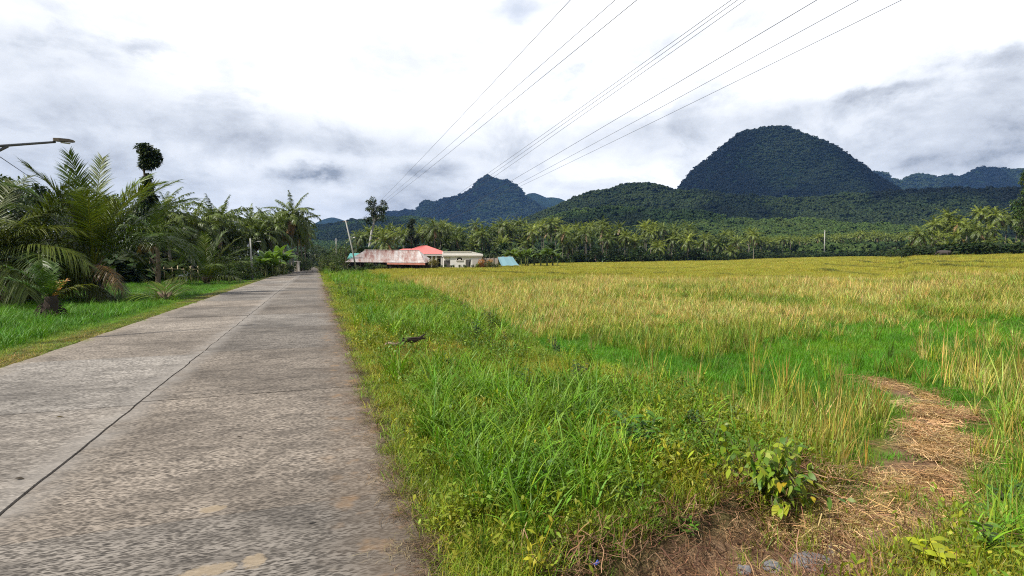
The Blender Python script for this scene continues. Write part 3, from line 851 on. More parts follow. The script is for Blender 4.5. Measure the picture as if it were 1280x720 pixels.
def palm(loc, H, label, group=None, crown_sc=1.0, hi=False, trunk_i=None, nuts=True, young=False):
    """coconut palm H metres tall to the crown's heart"""
    global n_palm
    n_palm += 1
    e = empty('coconut_palm', loc, label, 'palm tree', group, rng.uniform(0, 6.28))
    i = rng.integers(0, len(TRUNKS)) if trunk_i is None else trunk_i
    sz = H / 10.0; sx = rng.uniform(.9, 1.15) * (1 if H > 6 else 1.3)
    link_mesh('trunk', TRUNKS[i], e, sc=(sx, sx, sz))
    top = TR_TOP[i] * [sx, sx, sz]
    cr = CROWNS_HI if hi else CROWNS
    link_mesh('crown', cr[rng.integers(0, len(cr))], e, tuple(top), (rng.normal(0, .08), rng.normal(0, .08), rng.uniform(0, 6.28)), crown_sc * rng.uniform(.9, 1.1))
    return e


def palm_px(px, depth, top_py, label, group=None, **kw):
    """palm in the sight line of a picture column; its fronds reach the given row"""
    p = stand(px, depth)
    H = z_at(px, top_py, p[0], p[1]) - p[2] - 2.6 * kw.get('crown_sc', 1.0)
    return palm(p, max(H, 1.2), label, group, **kw)


def plantation():
    G1 = 'coconut palms of the plantation behind the rice field'
    L1 = 'slender grey coconut palm in the crowded plantation line behind the golden rice field'
    G2 = 'thin far palms at the back of the field'
    L2 = 'small distant coconut palm with bare pale trunk in the far row below the dark mountain'
    G3 = 'palms of the right hand grove'
    L3 = 'coconut palm in the dense grove at the right end of the field'
    G4 = 'palms behind the houses'
    L4 = 'coconut palm growing close behind the rusty and pink roofed houses'
    for row in range(5):
        for px in np.arange(548, 930, 21.0):
            q = px + rng.uniform(-8, 8) + (row % 2) * 10
            D = np.interp(q, [545, 700, 925], [172, 196, 236]) + row * 13 + rng.uniform(-3, 3)
            top = np.interp(q, [545, 640, 700, 800, 925], [285, 279, 277, 283, 291]) + (rng.uniform(0, 17) if row == 0 else rng.uniform(-10, 12)) + row * .2
            palm_px(q, D, top, L1, G1, crown_sc=1.12)
    for row in range(4):
        for px in np.arange(932, 1142, 11.0):
            q = px + rng.uniform(-4, 4) + (row % 2) * 5
            D = np.interp(q, [930, 1050, 1140], [300, 348, 320]) + row * 14
            palm_px(q, D, np.interp(q, [930, 1000, 1060, 1140], [296, 295, 289, 290]) + rng.uniform(-2, 5), L2, G2, nuts=False)
    spots = [(1152, 150, 284), (1163, 156, 272), (1172, 158, 270), (1183, 160, 262), (1196, 158, 268), (1208, 165, 272), (1218, 162, 258), (1230, 166, 256),
             (1243, 160, 260), (1255, 166, 262), (1268, 160, 266), (1240, 156, 278), (1175, 150, 288), (1199, 150, 284),
             (1145, 156, 296), (1290, 152, 262), (1305, 150, 268), (1320, 156, 258), (1335, 150, 266),
             (1278, 170, 262), (1350, 156, 262), (1213, 170, 280), (1168, 166, 280), (1284, 158, 276), (1365, 150, 264), (1200, 174, 276), (1180, 172, 274)]
    for q, D, top in spots: palm_px(q, D, top + rng.uniform(-2, 2), L3, G3, crown_sc=.9)
    palm_px(1221, 146, 276, 'lone pale trunked palm standing at the front edge of the right grove', trunk_i=0)
    for q, D, top, lb in ((1187, 146, 298, 'short bushy palm at the grove edge above the grazing buffalo'), (1236, 145, 293, 'wide low palm with spreading fronds at the right grove front'),
                          (1208, 146, 301, 'low young palm between two taller palms at the grove front'), (1263, 145, 303, 'half hidden low palm beside the grove\'s rightmost tall tree')):
        palm_px(q, D, top, lb, nuts=False, crown_sc=.95)
    for q, D, top in [(452, 172, 285), (462, 180, 280), (496, 178, 281), (505, 170, 284), (522, 168, 281), (530, 176, 279), (540, 172, 284), (446, 190, 288), (512, 186, 283),
                      (550, 168, 274), (489, 184, 280), (536, 188, 281), (470, 186, 282), (556, 178, 280), (478, 176, 284)]:
        palm_px(q, D, top + rng.uniform(-2, 2), L4, G4)
    palm_px(483, 142, 287, 'broad palm with long spreading fronds right behind the rusty roof', hi=True, crown_sc=1.15)
    palm_px(544, 150, 273, 'taller palm rising above the pink roof ridge', hi=True)


plantation()


def left_palms():
    G = 'palms lining the left roadside grove'
    L = 'coconut palm in the mixed grove on the left side of the road'
    for q, D, top in [(312, 90, 268), (322, 96, 262), (333, 100, 266), (340, 92, 264), (350, 110, 268), (300, 84, 272), (328, 88, 272), (345, 118, 270), (290, 80, 262), (264, 70, 252),
                      (240, 66, 254), (214, 62, 236), (206, 66, 246), (378, 128, 276), (372, 135, 272), (382, 150, 284), (356, 125, 262), (276, 78, 256)]:
        palm_px(q, D, top, L, G, hi=True)
    palm_px(365, 105, 248, 'tallest roadside palm with full crown and hanging fronds over the wayside shelter', hi=True, crown_sc=1.15)
    for q, D, top, lb in ((359, 106, 262, 'straight trunked palm just left of the tallest roadside palm'), (371, 108, 262, 'straight trunked palm just right of the tallest roadside palm')):
        palm_px(q, D, top, lb, hi=True)


left_palms()


# hero palms of the left verge: explicit fronds (elevation, bearing seen from the camera's right, length, droop)
def hero_palm(px, depth, label, fr, trunk_h, trunk_r, scale=1.0, pairs=104, col=(.068, .11, .016), name='young_coconut_palm', dead=2):
    p = stand(px, depth)
    e = empty(name, p, label, 'palm tree', None, -math.atan2(p[0], p[1]))
    mb = MB(); t = np.linspace(0, 1, 12)
    mb.tube(np.stack([.1 * np.sin(t * 3), 0 * t, trunk_h * t - .3], -1), trunk_r * (1.25 - .5 * t) * (1 + .12 * (np.arange(12) % 2)), 12)
    for k in range(16):     # old leaf-base boots round the stem
        a = k * 2.4; z = rng.uniform(.1, .95) * trunk_h; r = trunk_r * 1.0
        b = np.array([math.cos(a) * r * .8, math.sin(a) * r * .8, z]); d = np.array([math.cos(a) * .35, math.sin(a) * .35, .9])
        mb.tube(np.stack([b, b + d * .25, b + d * .55 + np.array([math.cos(a), math.sin(a), 0]) * .1]), [.07, .05, .015], 5)
    mb.build('trunk', M_WOOD, e, smooth=True)
    mb = MB()
    for (el, az, L, dr) in fr:
        c = np.array(col) * rng.uniform(.8, 1.3) * np.array([rng.uniform(.9, 1.3), 1, 1])
        frond(mb, L * scale, el, dr, az, pairs, 1.5 * scale, .046, 5, c, (.08 * math.cos(az), .08 * math.sin(az), trunk_h - .35), hang=.25 + .5 * min(1, max(0, 1.3 - el)) , vee=.45 * min(1, el), rach=.055, twist=rng.normal(0, .05), fw=1.05 if el > 1.3 else (.75 if el > 1 else .5))
    for k in range(dead):
        frond(mb, 3.2 * scale, rng.uniform(-.4, .2), 1.2, rng.uniform(0, 6.28), 40, .7 * scale, .04, 4, (.15, .095, .045), (0, 0, trunk_h - .4), hang=.9, vee=0)
    mb.build('crown', M_PALM, e)
    return e


hero_palm(117, 30, 'big young coconut palm with thick dark trunk and tall upright fronds on the left verge',
          [(1.52, 1.2, 6.2, .4), (1.42, 3.3, 6.0, .75), (1.36, .3, 6.2, .95), (1.50, 4.4, 6.0, .5), (1.46, 2.2, 5.9, .6), (1.40, .6, 6.2, .8), (1.3, 2.9, 5.8, 1.0), (1.22, -.1, 6.4, .75), (.7, 3.2, 5.4, 1.5), (.85, -.2, 5.4, 1.5), (1.18, 2.6, 5.8, 1.25), (1.02, .1, 6.6, .8), (1.2, 4.6, 6.5, 1.3), (1.0, 1.5, 6.4, 1.2),
           (.95, 3.4, 6.2, 1.6), (.8, .2, 6.0, 1.8), (.9, 1.8, 5.0, 1.7), (.55, 2.9, 5.0, 1.8), (1.0, 5.8, 5.6, 1.5), (.35, 1.9, 4.4, 1.9), (1.3, 5.4, 6.0, 1.0),
           (.2, 3.5, 4.2, 1.7)], 2.3, .30)
hero_palm(38, 29, 'dense coconut palm with sprawling yellowish fronds left of the thick trunked palm',
          [(1.25, .2, 5.6, 1.2), (1.3, 2.4, 5.8, 1.0), (1.05, 3.3, 5.8, 1.5), (.9, .1, 5.4, 1.5), (.8, 4.9, 5.2, 1.6), (.6, 2.9, 5.2, 1.6), (.55, -.5, 5, 1.7), (.9, 1.3, 5.6, 1.3),
           (.4, 3.9, 4.8, 1.6), (.3, 5.6, 4.8, 1.5), (1.1, 4.2, 5.4, 1.4), (.2, .5, 4.6, 1.4), (1.45, 5.5, 5.6, .7), (.15, 3.2, 4.4, 1.3)], 1.5, .26, col=(.075, .11, .016))
hero_palm(-30, 27, 'coconut palm with overhanging fronds at the left border of the picture',
          [(1.1, .1, 5.4, 1.1), (.9, -.5, 5.2, 1.3), (1.3, .8, 6.4, .9), (.7, .4, 5.8, 1.4), (.6, 5.6, 5.6, 1.4), (1.0, 3, 5.5, 1.3), (.8, 2, 5.5, 1.3), (.8, 4.4, 5.5, 1.4), (.35, -.1, 5.2, 1.2), (.2, 5.2, 4.6, 1.2)], 2.2, .26, col=(.08, .11, .016))
hero_palm(258, 52, 'stemless young coconut palm with a fan of upright fronds near the end of the fence',
          [(1.45, .4, 5.4, .5), (1.3, .2, 5.2, .7), (1.3, 3.0, 5.2, .7), (1.15, 2.8, 4.8, .9), (1.15, .0, 5.0, .9), (1.35, 1.6, 5.2, .6), (1.35, 4.6, 5.2, .6), (.95, 3.3, 4.4, 1.1), (.95, -.3, 4.6, 1.1), (.9, 5.0, 4.4, 1.1),
           (.75, 2.5, 4.0, 1.2), (.75, .7, 4.0, 1.3), (.6, 3.6, 3.6, 1.2), (.6, -.6, 3.6, 1.2)], .5, .26, pairs=46, col=(.06, .10, .015))
hero_palm(196, 50, 'coconut palm crown half hidden behind the right fronds of the thick trunked palm',
          [(1.2, .2, 3.8, 1.2), (1.2, 2.8, 3.8, 1.2), (.9, 3.4, 3.8, 1.5), (.9, -.4, 3.8, 1.5), (.6, 2.3, 3.6, 1.6), (.6, .8, 3.6, 1.6), (.5, 4.7, 3.6, 1.6), (.3, 3.1, 3.4, 1.5), (.3, .1, 3.4, 1.5), (1.4, 5, 4.0, .8)], 4.6, .17, pairs=50, scale=.9)
hero_palm(205, 29, 'knee high palm seedling in the grass right of the thick trunked palm', [(1.1, .3, 1.3, .9), (1.0, 2.9, 1.5, 1.3), (.7, .1, 1.2, 1.3), (.8, 4.6, 1.2, 1.3), (1.3, 1.6, 1.2, .6)], .15, .06, scale=1.0, pairs=22, name='palm_seedling', dead=0, col=(.10, .16, .02))


def stump_palm():
    p = stand(61, 20)
    e = empty('stunted_palm', p, 'stunted palm on a dark fibrous root mound with an orange inner frond', 'palm tree', None, -math.atan2(p[0], p[1]))
    mb = MB(); t = np.linspace(0, 1, 14)
    mb.tube(np.stack([.03 * np.sin(t * 9), 0 * t, 1.15 * t - .2], -1), (.33 - .16 * t) * (1 + .14 * (np.arange(14) % 2)), 14)
    for k in range(60):
        a = rng.uniform(0, 6.28); z = rng.uniform(.0, .75); r = .30 - .12 * z
        b = np.array([math.cos(a) * r, math.sin(a) * r, z]); d = np.array([math.cos(a) * .3, math.sin(a) * .3, rng.uniform(-.25, .1)])
        mb.tube(np.stack([b, b + d * .5, b + d * .8 + [0, 0, -.1]]), [.02, .015, .006], 4)
    mb.build('root_mound', M_DARKW, e, smooth=True)
    mb = MB()
    for el, az, L, dr in [(1.35, 2.8, 1.5, .5), (1.2, 2.2, 1.4, .7), (1.45, 1.0, 1.3, .3), (1.1, 3.3, 1.7, .7), (.8, 3.0, 1.6, .6), (1.0, 5.0, 1.2, .9), (1.3, 4.2, 1.4, .6)]:
        frond(mb, L, el, dr, az, 26, .42, .035, 4, np.array((.05, .10, .018)) * rng.uniform(.8, 1.3), (0, 0, .85), hang=.3, vee=.6, rach=.03)
    frond(mb, 1.5, .75, 1.0, .15, 24, .3, .03, 4, (.16, .18, .03), (0, 0, .85), hang=.5, vee=.2, rach=.03)
    mb.build('crown', M_PALM, e)
    mb = MB()
    frond(mb, .85, 1.1, .4, .5, 16, .3, .04, 4, (.42, .20, .05), (.05, -.05, .85), hang=.2, vee=.4, rach=.03)
    frond(mb, .7, 1.2, .4, 1.0, 14, .25, .04, 4, (.36, .22, .05), (.05, -.05, .85), hang=.2, vee=.4, rach=.03)
    o = mb.build('dying_frond', M_PALM, e); o['label'] = 'orange dying inner frond'


stump_palm()


# ------------------------------------------------------------------ broad-leaved trees, bananas, shrubs
def blob_leaves(mb, blobs, per, size, col, cv=.3, droop=.3):
    P = []; D = []; C = []
    for (c, r) in blobs:
        d = rand_dirs(per, .15)
        rr = r * rng.uniform(.45, 1.08, (per, 1)) ** .6
        P.append(np.asarray(c) + d * rr * np.array([1, 1, .8])); D.append(d * .7 + rand_dirs(per) * .8 + np.array([0, 0, -.15]))
        C.append(np.tile(np.asarray(col) * rng.uniform(.7, 1.35) * np.array([rng.uniform(.85, 1.25), 1, rng.uniform(.8, 1.2)]), (per, 1)))
    P = np.vstack(P); D = np.vstack(D); n = len(P)
    leaves(mb, P, D, size * rng.uniform(.7, 1.3, n), size * .5 * rng.uniform(.7, 1.2, n), np.vstack(C), cv, 3, droop)


def broad_tree(p, H, W, label, group=None, col=(.045, .075, .014), size=.42, base=.25, nb=26, per=85, trunk_r=.22, cat='tree', shape=1.0):
    e = empty('broadleaf_tree', p, label, cat, group)
    mb = MB(); blobs = []
    t = np.linspace(0, 1, 8)
    tip = np.array([rng.uniform(-.4, .4), rng.uniform(-.4, .4), H * .82])
    mid = np.array([rng.uniform(-.3, .3), rng.uniform(-.3, .3), H * .4])
    P = np.array([[0, 0, -.3]]) * (1 - t[:, None]) ** 2 + 2 * mid * (t * (1 - t))[:, None] + tip * (t ** 2)[:, None]
    mb.tube(P, trunk_r * (1.15 - .95 * t), 8)
    for k in range(nb):
        f = rng.uniform(0, 1); z = H * (base + (1 - base) * f)
        rw = W * .5 * math.sin(PI * (0.18 + .78 * f ** shape)) * math.sqrt(rng.uniform(.1, 1)); a = rng.uniform(0, 6.28)
        br = W * rng.uniform(.12, .22)
        c = np.array([rw * math.cos(a), rw * math.sin(a), min(z, H - br * .7)])
        blobs.append((c, br))
        if k % 2 == 0:
            s = P[int(np.clip(f * 6 * .8 + 1, 1, 6))]
            mb.tube(np.stack([s, (s + c) / 2 + [0, 0, -.1 * W * .2], c]), [trunk_r * .35, trunk_r * .22, trunk_r * .08], 5, cap=False)
    mb.build('trunk', M_BARK, e, smooth=True)
    mb = MB(); blob_leaves(mb, blobs, per, size, col)
    mb.build('crown', M_LEAF, e)
    return e


def tree_px(px, depth, top_py, wpx, label, group=None, **kw):
    p = stand(px, depth)
    return broad_tree(p, z_at(px, top_py, p[0], p[1]) - p[2], wpx / FPX * depth, label, group, **kw)


def column_tree():
    p = stand(187, 56); e = empty('tall_slim_tree', p, 'tall slim tree with a round dark leafy head above the left grove', 'tree')
    H = z_at(187, 175, p[0], p[1]) - p[2]
    s = 56 / FPX
    mb = MB(); t = np.linspace(0, 1, 8)
    mb.tube(np.stack([.25 * np.sin(t * 5), 0 * t, -.3 + t * H * .93], -1), .2 * (1.1 - .75 * t), 8)
    mb.build('trunk', M_BARK, e, smooth=True)
    bl = []
    for py, r, n, dx in ((180, 5, 1, 0), (184, 9, 4, -3), (190, 11, 6, 2), (197, 10, 5, 5), (203, 7, 3, -3), (218, 6, 3, 0), (226, 6, 2, 4), (236, 8, 4, -2), (246, 11, 5, 3), (256, 13, 6, 0), (268, 15, 6, -4), (282, 16, 6, 4)):
        for k in range(n):
            bl.append((np.array([(dx + rng.normal(0, r * .45)) * s, rng.normal(0, r * .4) * s, z_at(187, py, p[0], p[1]) - p[2] - .3 + rng.normal(0, .2)]), r * .62 * s))
    mb = MB(); blob_leaves(mb, bl, 130, .34, (.035, .058, .014))
    mb.build('crown', M_LEAF, e)


column_tree()


def open_tree():
    """rain-tree like clumps on a leaning pale trunk behind the rusty house"""
    p = stand(461, 150); e = empty('open_crowned_tree', p, 'tree with leaning pale trunk and separate leaf clumps rising above the rusty roof', 'tree')
    s = 150 / FPX
    def at(px, py): return np.array([(px - 461) * s, 0, z_at(px, py, p[0], p[1]) - p[2]])
    mb = MB()
    mb.tube(np.stack([at(459, 335), at(462, 310), at(465, 290), at(468, 278), at(470, 264)]), [.45, .38, .32, .26, .14], 8)
    bl = []
    for px, py, r in ((469, 252, 5), (478, 254, 4), (464, 254, 3), (465, 261, 4), (474, 262, 4), (481, 260, 3.5), (463, 264, 3), (471, 268, 4), (479, 267, 4), (467, 273, 4), (475, 274, 4), (461, 274, 3)):
        c = at(px, py) + [0, rng.normal(0, 1.0), 0]
        mb.tube(np.stack([at(468, 277), (at(468, 274) + c) / 2, c]), [.15, .1, .04], 5, cap=False)
        for k in range(3): bl.append((c + rng.normal(0, .45, 3), r * s * .8))
    mb.build('trunk', M_POLE, e, smooth=True)
    mb = MB(); blob_leaves(mb, bl, 70, .5, (.035, .055, .014)); mb.build('crown', M_LEAF, e)


open_tree()
GP = 'leafy trees among the plantation palms'
for q, D, top, w in ((575, 188, 286, 26), (612, 196, 284, 30), (655, 200, 283, 26), (716, 208, 286, 30), (770, 222, 287, 26), (838, 232, 291, 30), (905, 246, 295, 34), (960, 320, 299, 26), (1020, 352, 297, 30), (1090, 352, 298, 34), (690, 186, 305, 24), (800, 206, 308, 26), (745, 200, 310, 22), (870, 222, 311, 24), (630, 172, 304, 20)):
    tree_px(q, D, top, w, 'dark round leafy tree standing among the plantation palms behind the rice field', GP, col=(.035, .062, .013), base=.05, nb=22, per=60, size=.8)
tree_px(516, 158, 274, 17, 'round dark dense tree between the palms behind the pink roof', col=(.03, .048, .012), size=.55)
GL = 'broad leaved trees of the left grove'
LL = 'dense dark broad leaved tree in the left grove behind the bamboo fence'
for i, (q, D, top, w) in enumerate(((8, 46, 212, 70), (52, 52, 222, 60), (140, 54, 236, 60), (178, 58, 246, 50), (212, 60, 262, 46), (240, 62, 270, 44), (-60, 46, 205, 90), (95, 56, 232, 70), (20, 60, 228, 80), (60, 70, 240, 80), (120, 72, 246, 80), (165, 74, 256, 70), (200, 76, 262, 60), (-5, 66, 232, 80), (230, 82, 268, 60), (270, 86, 272, 50), (75, 84, 246, 80))):
    tree_px(q, D + (9 if D < 66 else 0) + (22 if q > 190 else 0), top + 9, w, LL, GL, base=.03, col=(.036, .062, .012), nb=40, per=95)
tree_px(262, 88, 262, 50, 'lighter green spreading tree behind the stemless palm', col=(.075, .115, .016), base=.1, nb=34)
tree_px(236, 88, 266, 44, 'mid green bushy tree left of the lighter spreading tree', col=(.06, .10, .015), base=.08, nb=30)
tree_px(291, 72, 286, 40, 'low dark bushy tree left of the thin lamp post', col=(.05, .08, .014), base=.03)
tree_px(1279, 132, 213, 26, 'tall bright green leafy tree cut by the right border of the picture', col=(.06, .10, .014), base=.2, nb=40, shape=.9, size=.5)
tree_px(1300, 134, 222, 40, 'broad leafy tree behind the bright tree at the right border', col=(.06, .10, .015), base=.15, nb=40, size=.5)


def banana(p, H, label, group=None, col=(.12, .20, .03)):
    e = empty('banana_plant', p, label, 'banana plant', group, rng.uniform(0, 6.28))
    mb = MB(); t = np.linspace(0, 1, 6)
    mb.tube(np.stack([.1 * t, 0 * t, H * .5 * t - .2], -1), H * .035 * (1.2 - .6 * t), 7, (.14, .16, .05))
    mb.build('stem', M_LEAF, e, smooth=True)
    mb = MB(); n = 9
    for k in range(n):
        a = k * 2.4; th = rng.uniform(.15, 1.0); L = H * rng.uniform(.45, .6)
        S = 9; q = np.linspace(0, 1, S); an = th + (1.0 + th * .6) * q ** 1.7
        Hh = np.array([math.cos(a), math.sin(a), 0]); Sd = np.array([-math.sin(a), math.cos(a), 0])
        C = np.zeros((S, 3)); C[0] = (.1, 0, H * .47)
        for i in range(1, S): C[i] = C[i - 1] + L / (S - 1) * (Hh * math.sin(an[i]) + np.array([0, 0, 1]) * math.cos(an[i]))
        pr = np.sin(PI * np.clip(q, .03, .97) ** .7) ** .6
        c = np.array(col) * rng.uniform(.75, 1.3)
        for sg in (1, -1):      # two half blades folded along the rib, torn into strips
            out = C + (Sd * sg + np.array([0, 0, -.25]))[None] * (H * .085 * pr)[:, None]
            for i in range(S - 1):
                sh = rng.uniform(0, .18)
                mb.add([C[i], C[i + 1], out[i + 1] + (out[i] - out[i + 1]) * sh, out[i] + [0, 0, -rng.uniform(0, .1)]], [(0, 1, 2, 3)], None, c * rng.uniform(.85, 1.15))
    mb.build('leaf_crown', M_BANANA, e)
    return e


for q, D, H in ((326, 70, 3.6), (333, 72, 4.4), (340, 74, 4.0), (348, 78, 5.2), (354, 80, 5.0), (345, 72, 3.4), (357, 86, 4.6), (322, 76, 3.8)):
    banana(stand(q, D), H, 'banana plant with pale upright leaves between the lamp post and the wayside shelter', 'banana plants on the left roadside')
for q, D, H in ((652, 132, 4.6), (660, 134, 5.6), (668, 135, 5.0), (676, 133, 5.8), (684, 136, 6.0), (691, 137, 6.2), (645, 136, 4.8), (640, 140, 5.6), (657, 138, 5.8), (634, 142, 5.2), (697, 142, 4.6)):
    banana(stand(q, D), H, 'banana plant in the clump beside the blue tarpaulin shelter', 'banana plants beside the tarpaulin', (.09, .14, .03))


def shrub(p, H, W, label, group=None, col=(.06, .10, .014), size=.16, nb=12, per=70):
    e = empty('shrub', p, label, 'shrub', group)
    mb = MB(); st = MB(); bl = []
    for k in range(nb):
        a = rng.uniform(0, 6.28); r = W * .5 * math.sqrt(rng.uniform(0, .8)); br = min(W, H) * rng.uniform(.16, .28)
        c = np.array([r * math.cos(a), r * math.sin(a), max(br * .6, H * rng.uniform(.2, .95) * (1 - .3 * r / W) - br * .5)])
        bl.append((c, br)); st.tube(np.stack([[0, 0, -.1], c * [.5, .5, .6], c]), [.03 * H / 2, .02 * H / 2, .006], 4, cap=False)
    st.build('stems', M_BARK, e)
    blob_leaves(mb, bl, per, size, col); mb.build('foliage', M_LEAF, e)
    return e


GS = 'bushes at the bend of the road'
for q, D, H, W in ((408, 118, 3.4, 3), (414, 105, 3.8, 4), (420, 112, 4.6, 4.5), (427, 100, 3.4, 3.6), (433, 112, 3.6, 3.2), (411, 138, 4.5, 4.5), (405, 165, 5, 5), (418, 92, 2.2, 2.4), (424, 135, 7.2, 5), (432, 140, 8, 5)):
    shrub(stand(q, D), H, W, 'bush with green and yellowish leaves on the right side at the road\'s far end', GS, (.065, .095, .016), .3, 16, 80)
GB = 'dark trees closing the far end of the road'
for q, D, H, W in ((388, 230, 9, 9), (395, 262, 10, 10), (402, 255, 8, 9), (384, 190, 8, 7), (400, 300, 10, 12), (380, 160, 5, 5)):
    broad_tree(stand(q, D), H, W, 'dark bushy tree where the road disappears', GB, (.03, .05, .012), .6, .05, 22, 70)
GH = 'green bushes under the left roadside palms'
for q, D, H, W in ((300, 62, 3.0, 4), (284, 60, 3.2, 4.5), (296, 66, 3.6, 4), (310, 68, 2.6, 3), (330, 78, 2.6, 4), (343, 84, 2.4, 4), (320, 82, 4, 5), (376, 112, 3.2, 3.2), (381, 125, 3.6, 3.4), (355, 95, 2.4, 3.6), (269, 60, 2.4, 4), (279, 68, 5, 6)):
    shrub(stand(q, D), H, W, 'dark green bush under the palms on the left roadside', GH, (.05, .085, .013), .26, 16, 80)
GK = 'low bushes along the bamboo fence'
for q, D, H, W in ((10, 60, 3.4, 7), (50, 62, 3.8, 8), (90, 64, 3.6, 8), (128, 66, 3.6, 7), (160, 66, 4.0, 7), (190, 68, 4.2, 7), (220, 68, 4.0, 7), (246, 68, 3.4, 6), (-30, 58, 3.8, 8), (30, 72, 6, 8), (75, 74, 6, 8), (110, 76, 6, 8), (150, 76, 6, 8), (205, 78, 6, 8), (240, 80, 6, 8), (-10, 70, 6, 8)):
    shrub(stand(q, D), H, W, 'dark low bush behind the bamboo fence', GK, (.03, .05, .010), .3, 18, 90)
for q, D, H, W, lb, c in ((541, 112, 2.8, 2.2, 'thin yellowish sapling standing in front of the pink roofed house', (.16, .15, .03)), (607, 118, 2.4, 3, 'dry orange bush against the unfinished brick wall', (.30, .15, .05)),
                          (616, 117, 2.0, 3, 'green bush right of the dry orange bush', (.07, .10, .02)), (600, 119, 1.4, 2, 'low green bush at the white building\'s right corner', (.08, .12, .02)),
                          (466, 108, 1.6, 3.4, 'green bush under the rusty eave', (.05, .08, .015)), (478, 108, 1.3, 2.4, 'low bush below the middle of the rusty eave', (.07, .10, .018)), (446, 106, 1.6, 2.2, 'shrub at the foot of the leaning pole', (.07, .11, .02)), (570, 118, .9, 9, 'clipped dark hedge at the foot of the white building', (.045, .075, .014)),
                          (1160, 140, 2.4, 4, 'dark bush at the left foot of the right grove', (.04, .065, .014)), (1252, 134, 2.2, 5, 'rounded green bush on the field edge under the right grove', (.06, .085, .02)), (575, 150, 5.5, 12, 'wide light green bush behind the white building', (.085, .12, .02))):
    shrub(stand(q, D), H, W, lb, None, c, .24, 14, 80)


# leafy undergrowth of the plantation floor and the foot of the hills: one mass
def k_clump(mb, i):
    bl = [(np.array([rng.normal(0, .45), rng.normal(0, .45), rng.uniform(.1, .75)]), rng.uniform(.25, .42)) for _ in range(9)]
    blob_leaves(mb, bl, 16, .34, (1, 1, 1), .35, .2)


CLUMPS = kinds('leaf_clump', 6, k_clump, M_FOREST)


def k_canopy(mb, i):
    for _ in range(8):
        c = np.array([rng.normal(0, .42), rng.normal(0, .42), rng.uniform(.1, .7)]); d = rand_dirs(34, .6); n = len(d)
        P = c + d * rng.uniform(.28, .45); t = unit(np.cross(d, rand_dirs(n))); u = np.cross(d, t); z = .15
        V = np.stack([P + t * z, P + u * z, P - t * z, P - u * z], 1).reshape(-1, 3)
        mb.add(V, np.arange(n * 4).reshape(-1, 4), None, np.ones(3) * rng.uniform(.85, 1.15))


CANOPY = kinds('tree_canopy', 6, k_canopy, M_FOREST)


def undergrowth():
    n = 9000
    az = rng.uniform(az_te(425, 327)[0], AZ1, n)
    r = field_D(az) + 3 + 130 * rng.uniform(0, 1, n) ** 1.5
    k = (r > 150) & ((r > field_D(az) + 9) | (fbm(r * np.sin(az) * .09, r * np.cos(az) * .09, 55) > .5))
    az, r = az[k], r[k]
    x, y = r * np.sin(az), r * np.cos(az); n = len(x)
    s = rng.uniform(1.3, 3.2, n) * (1 + sstep(5, 60, r - field_D(az)) * np.where(az > az_te(1135, 327)[0], -.1, .9))
    x2, y2, b = sample([(48, 110, .42), (110, 300, .05)])
    k = x2 < -17 - .0 * y2
    x2, y2 = x2[k], y2[k]; k = np.hypot(x2, y2) > 62; x2, y2 = x2[k], y2[k]
    x = np.concatenate([x, x2]); y = np.concatenate([y, y2]); s = np.concatenate([s, rng.uniform(1.6, 3.6, len(x2))]); n = len(x)
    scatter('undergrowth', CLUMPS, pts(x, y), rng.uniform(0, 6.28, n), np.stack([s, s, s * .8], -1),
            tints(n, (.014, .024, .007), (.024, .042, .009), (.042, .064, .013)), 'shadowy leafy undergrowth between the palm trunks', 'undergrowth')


undergrowth()


# ------------------------------------------------------------------ hills
FOREST = {'P': [], 's': [], 't': []}


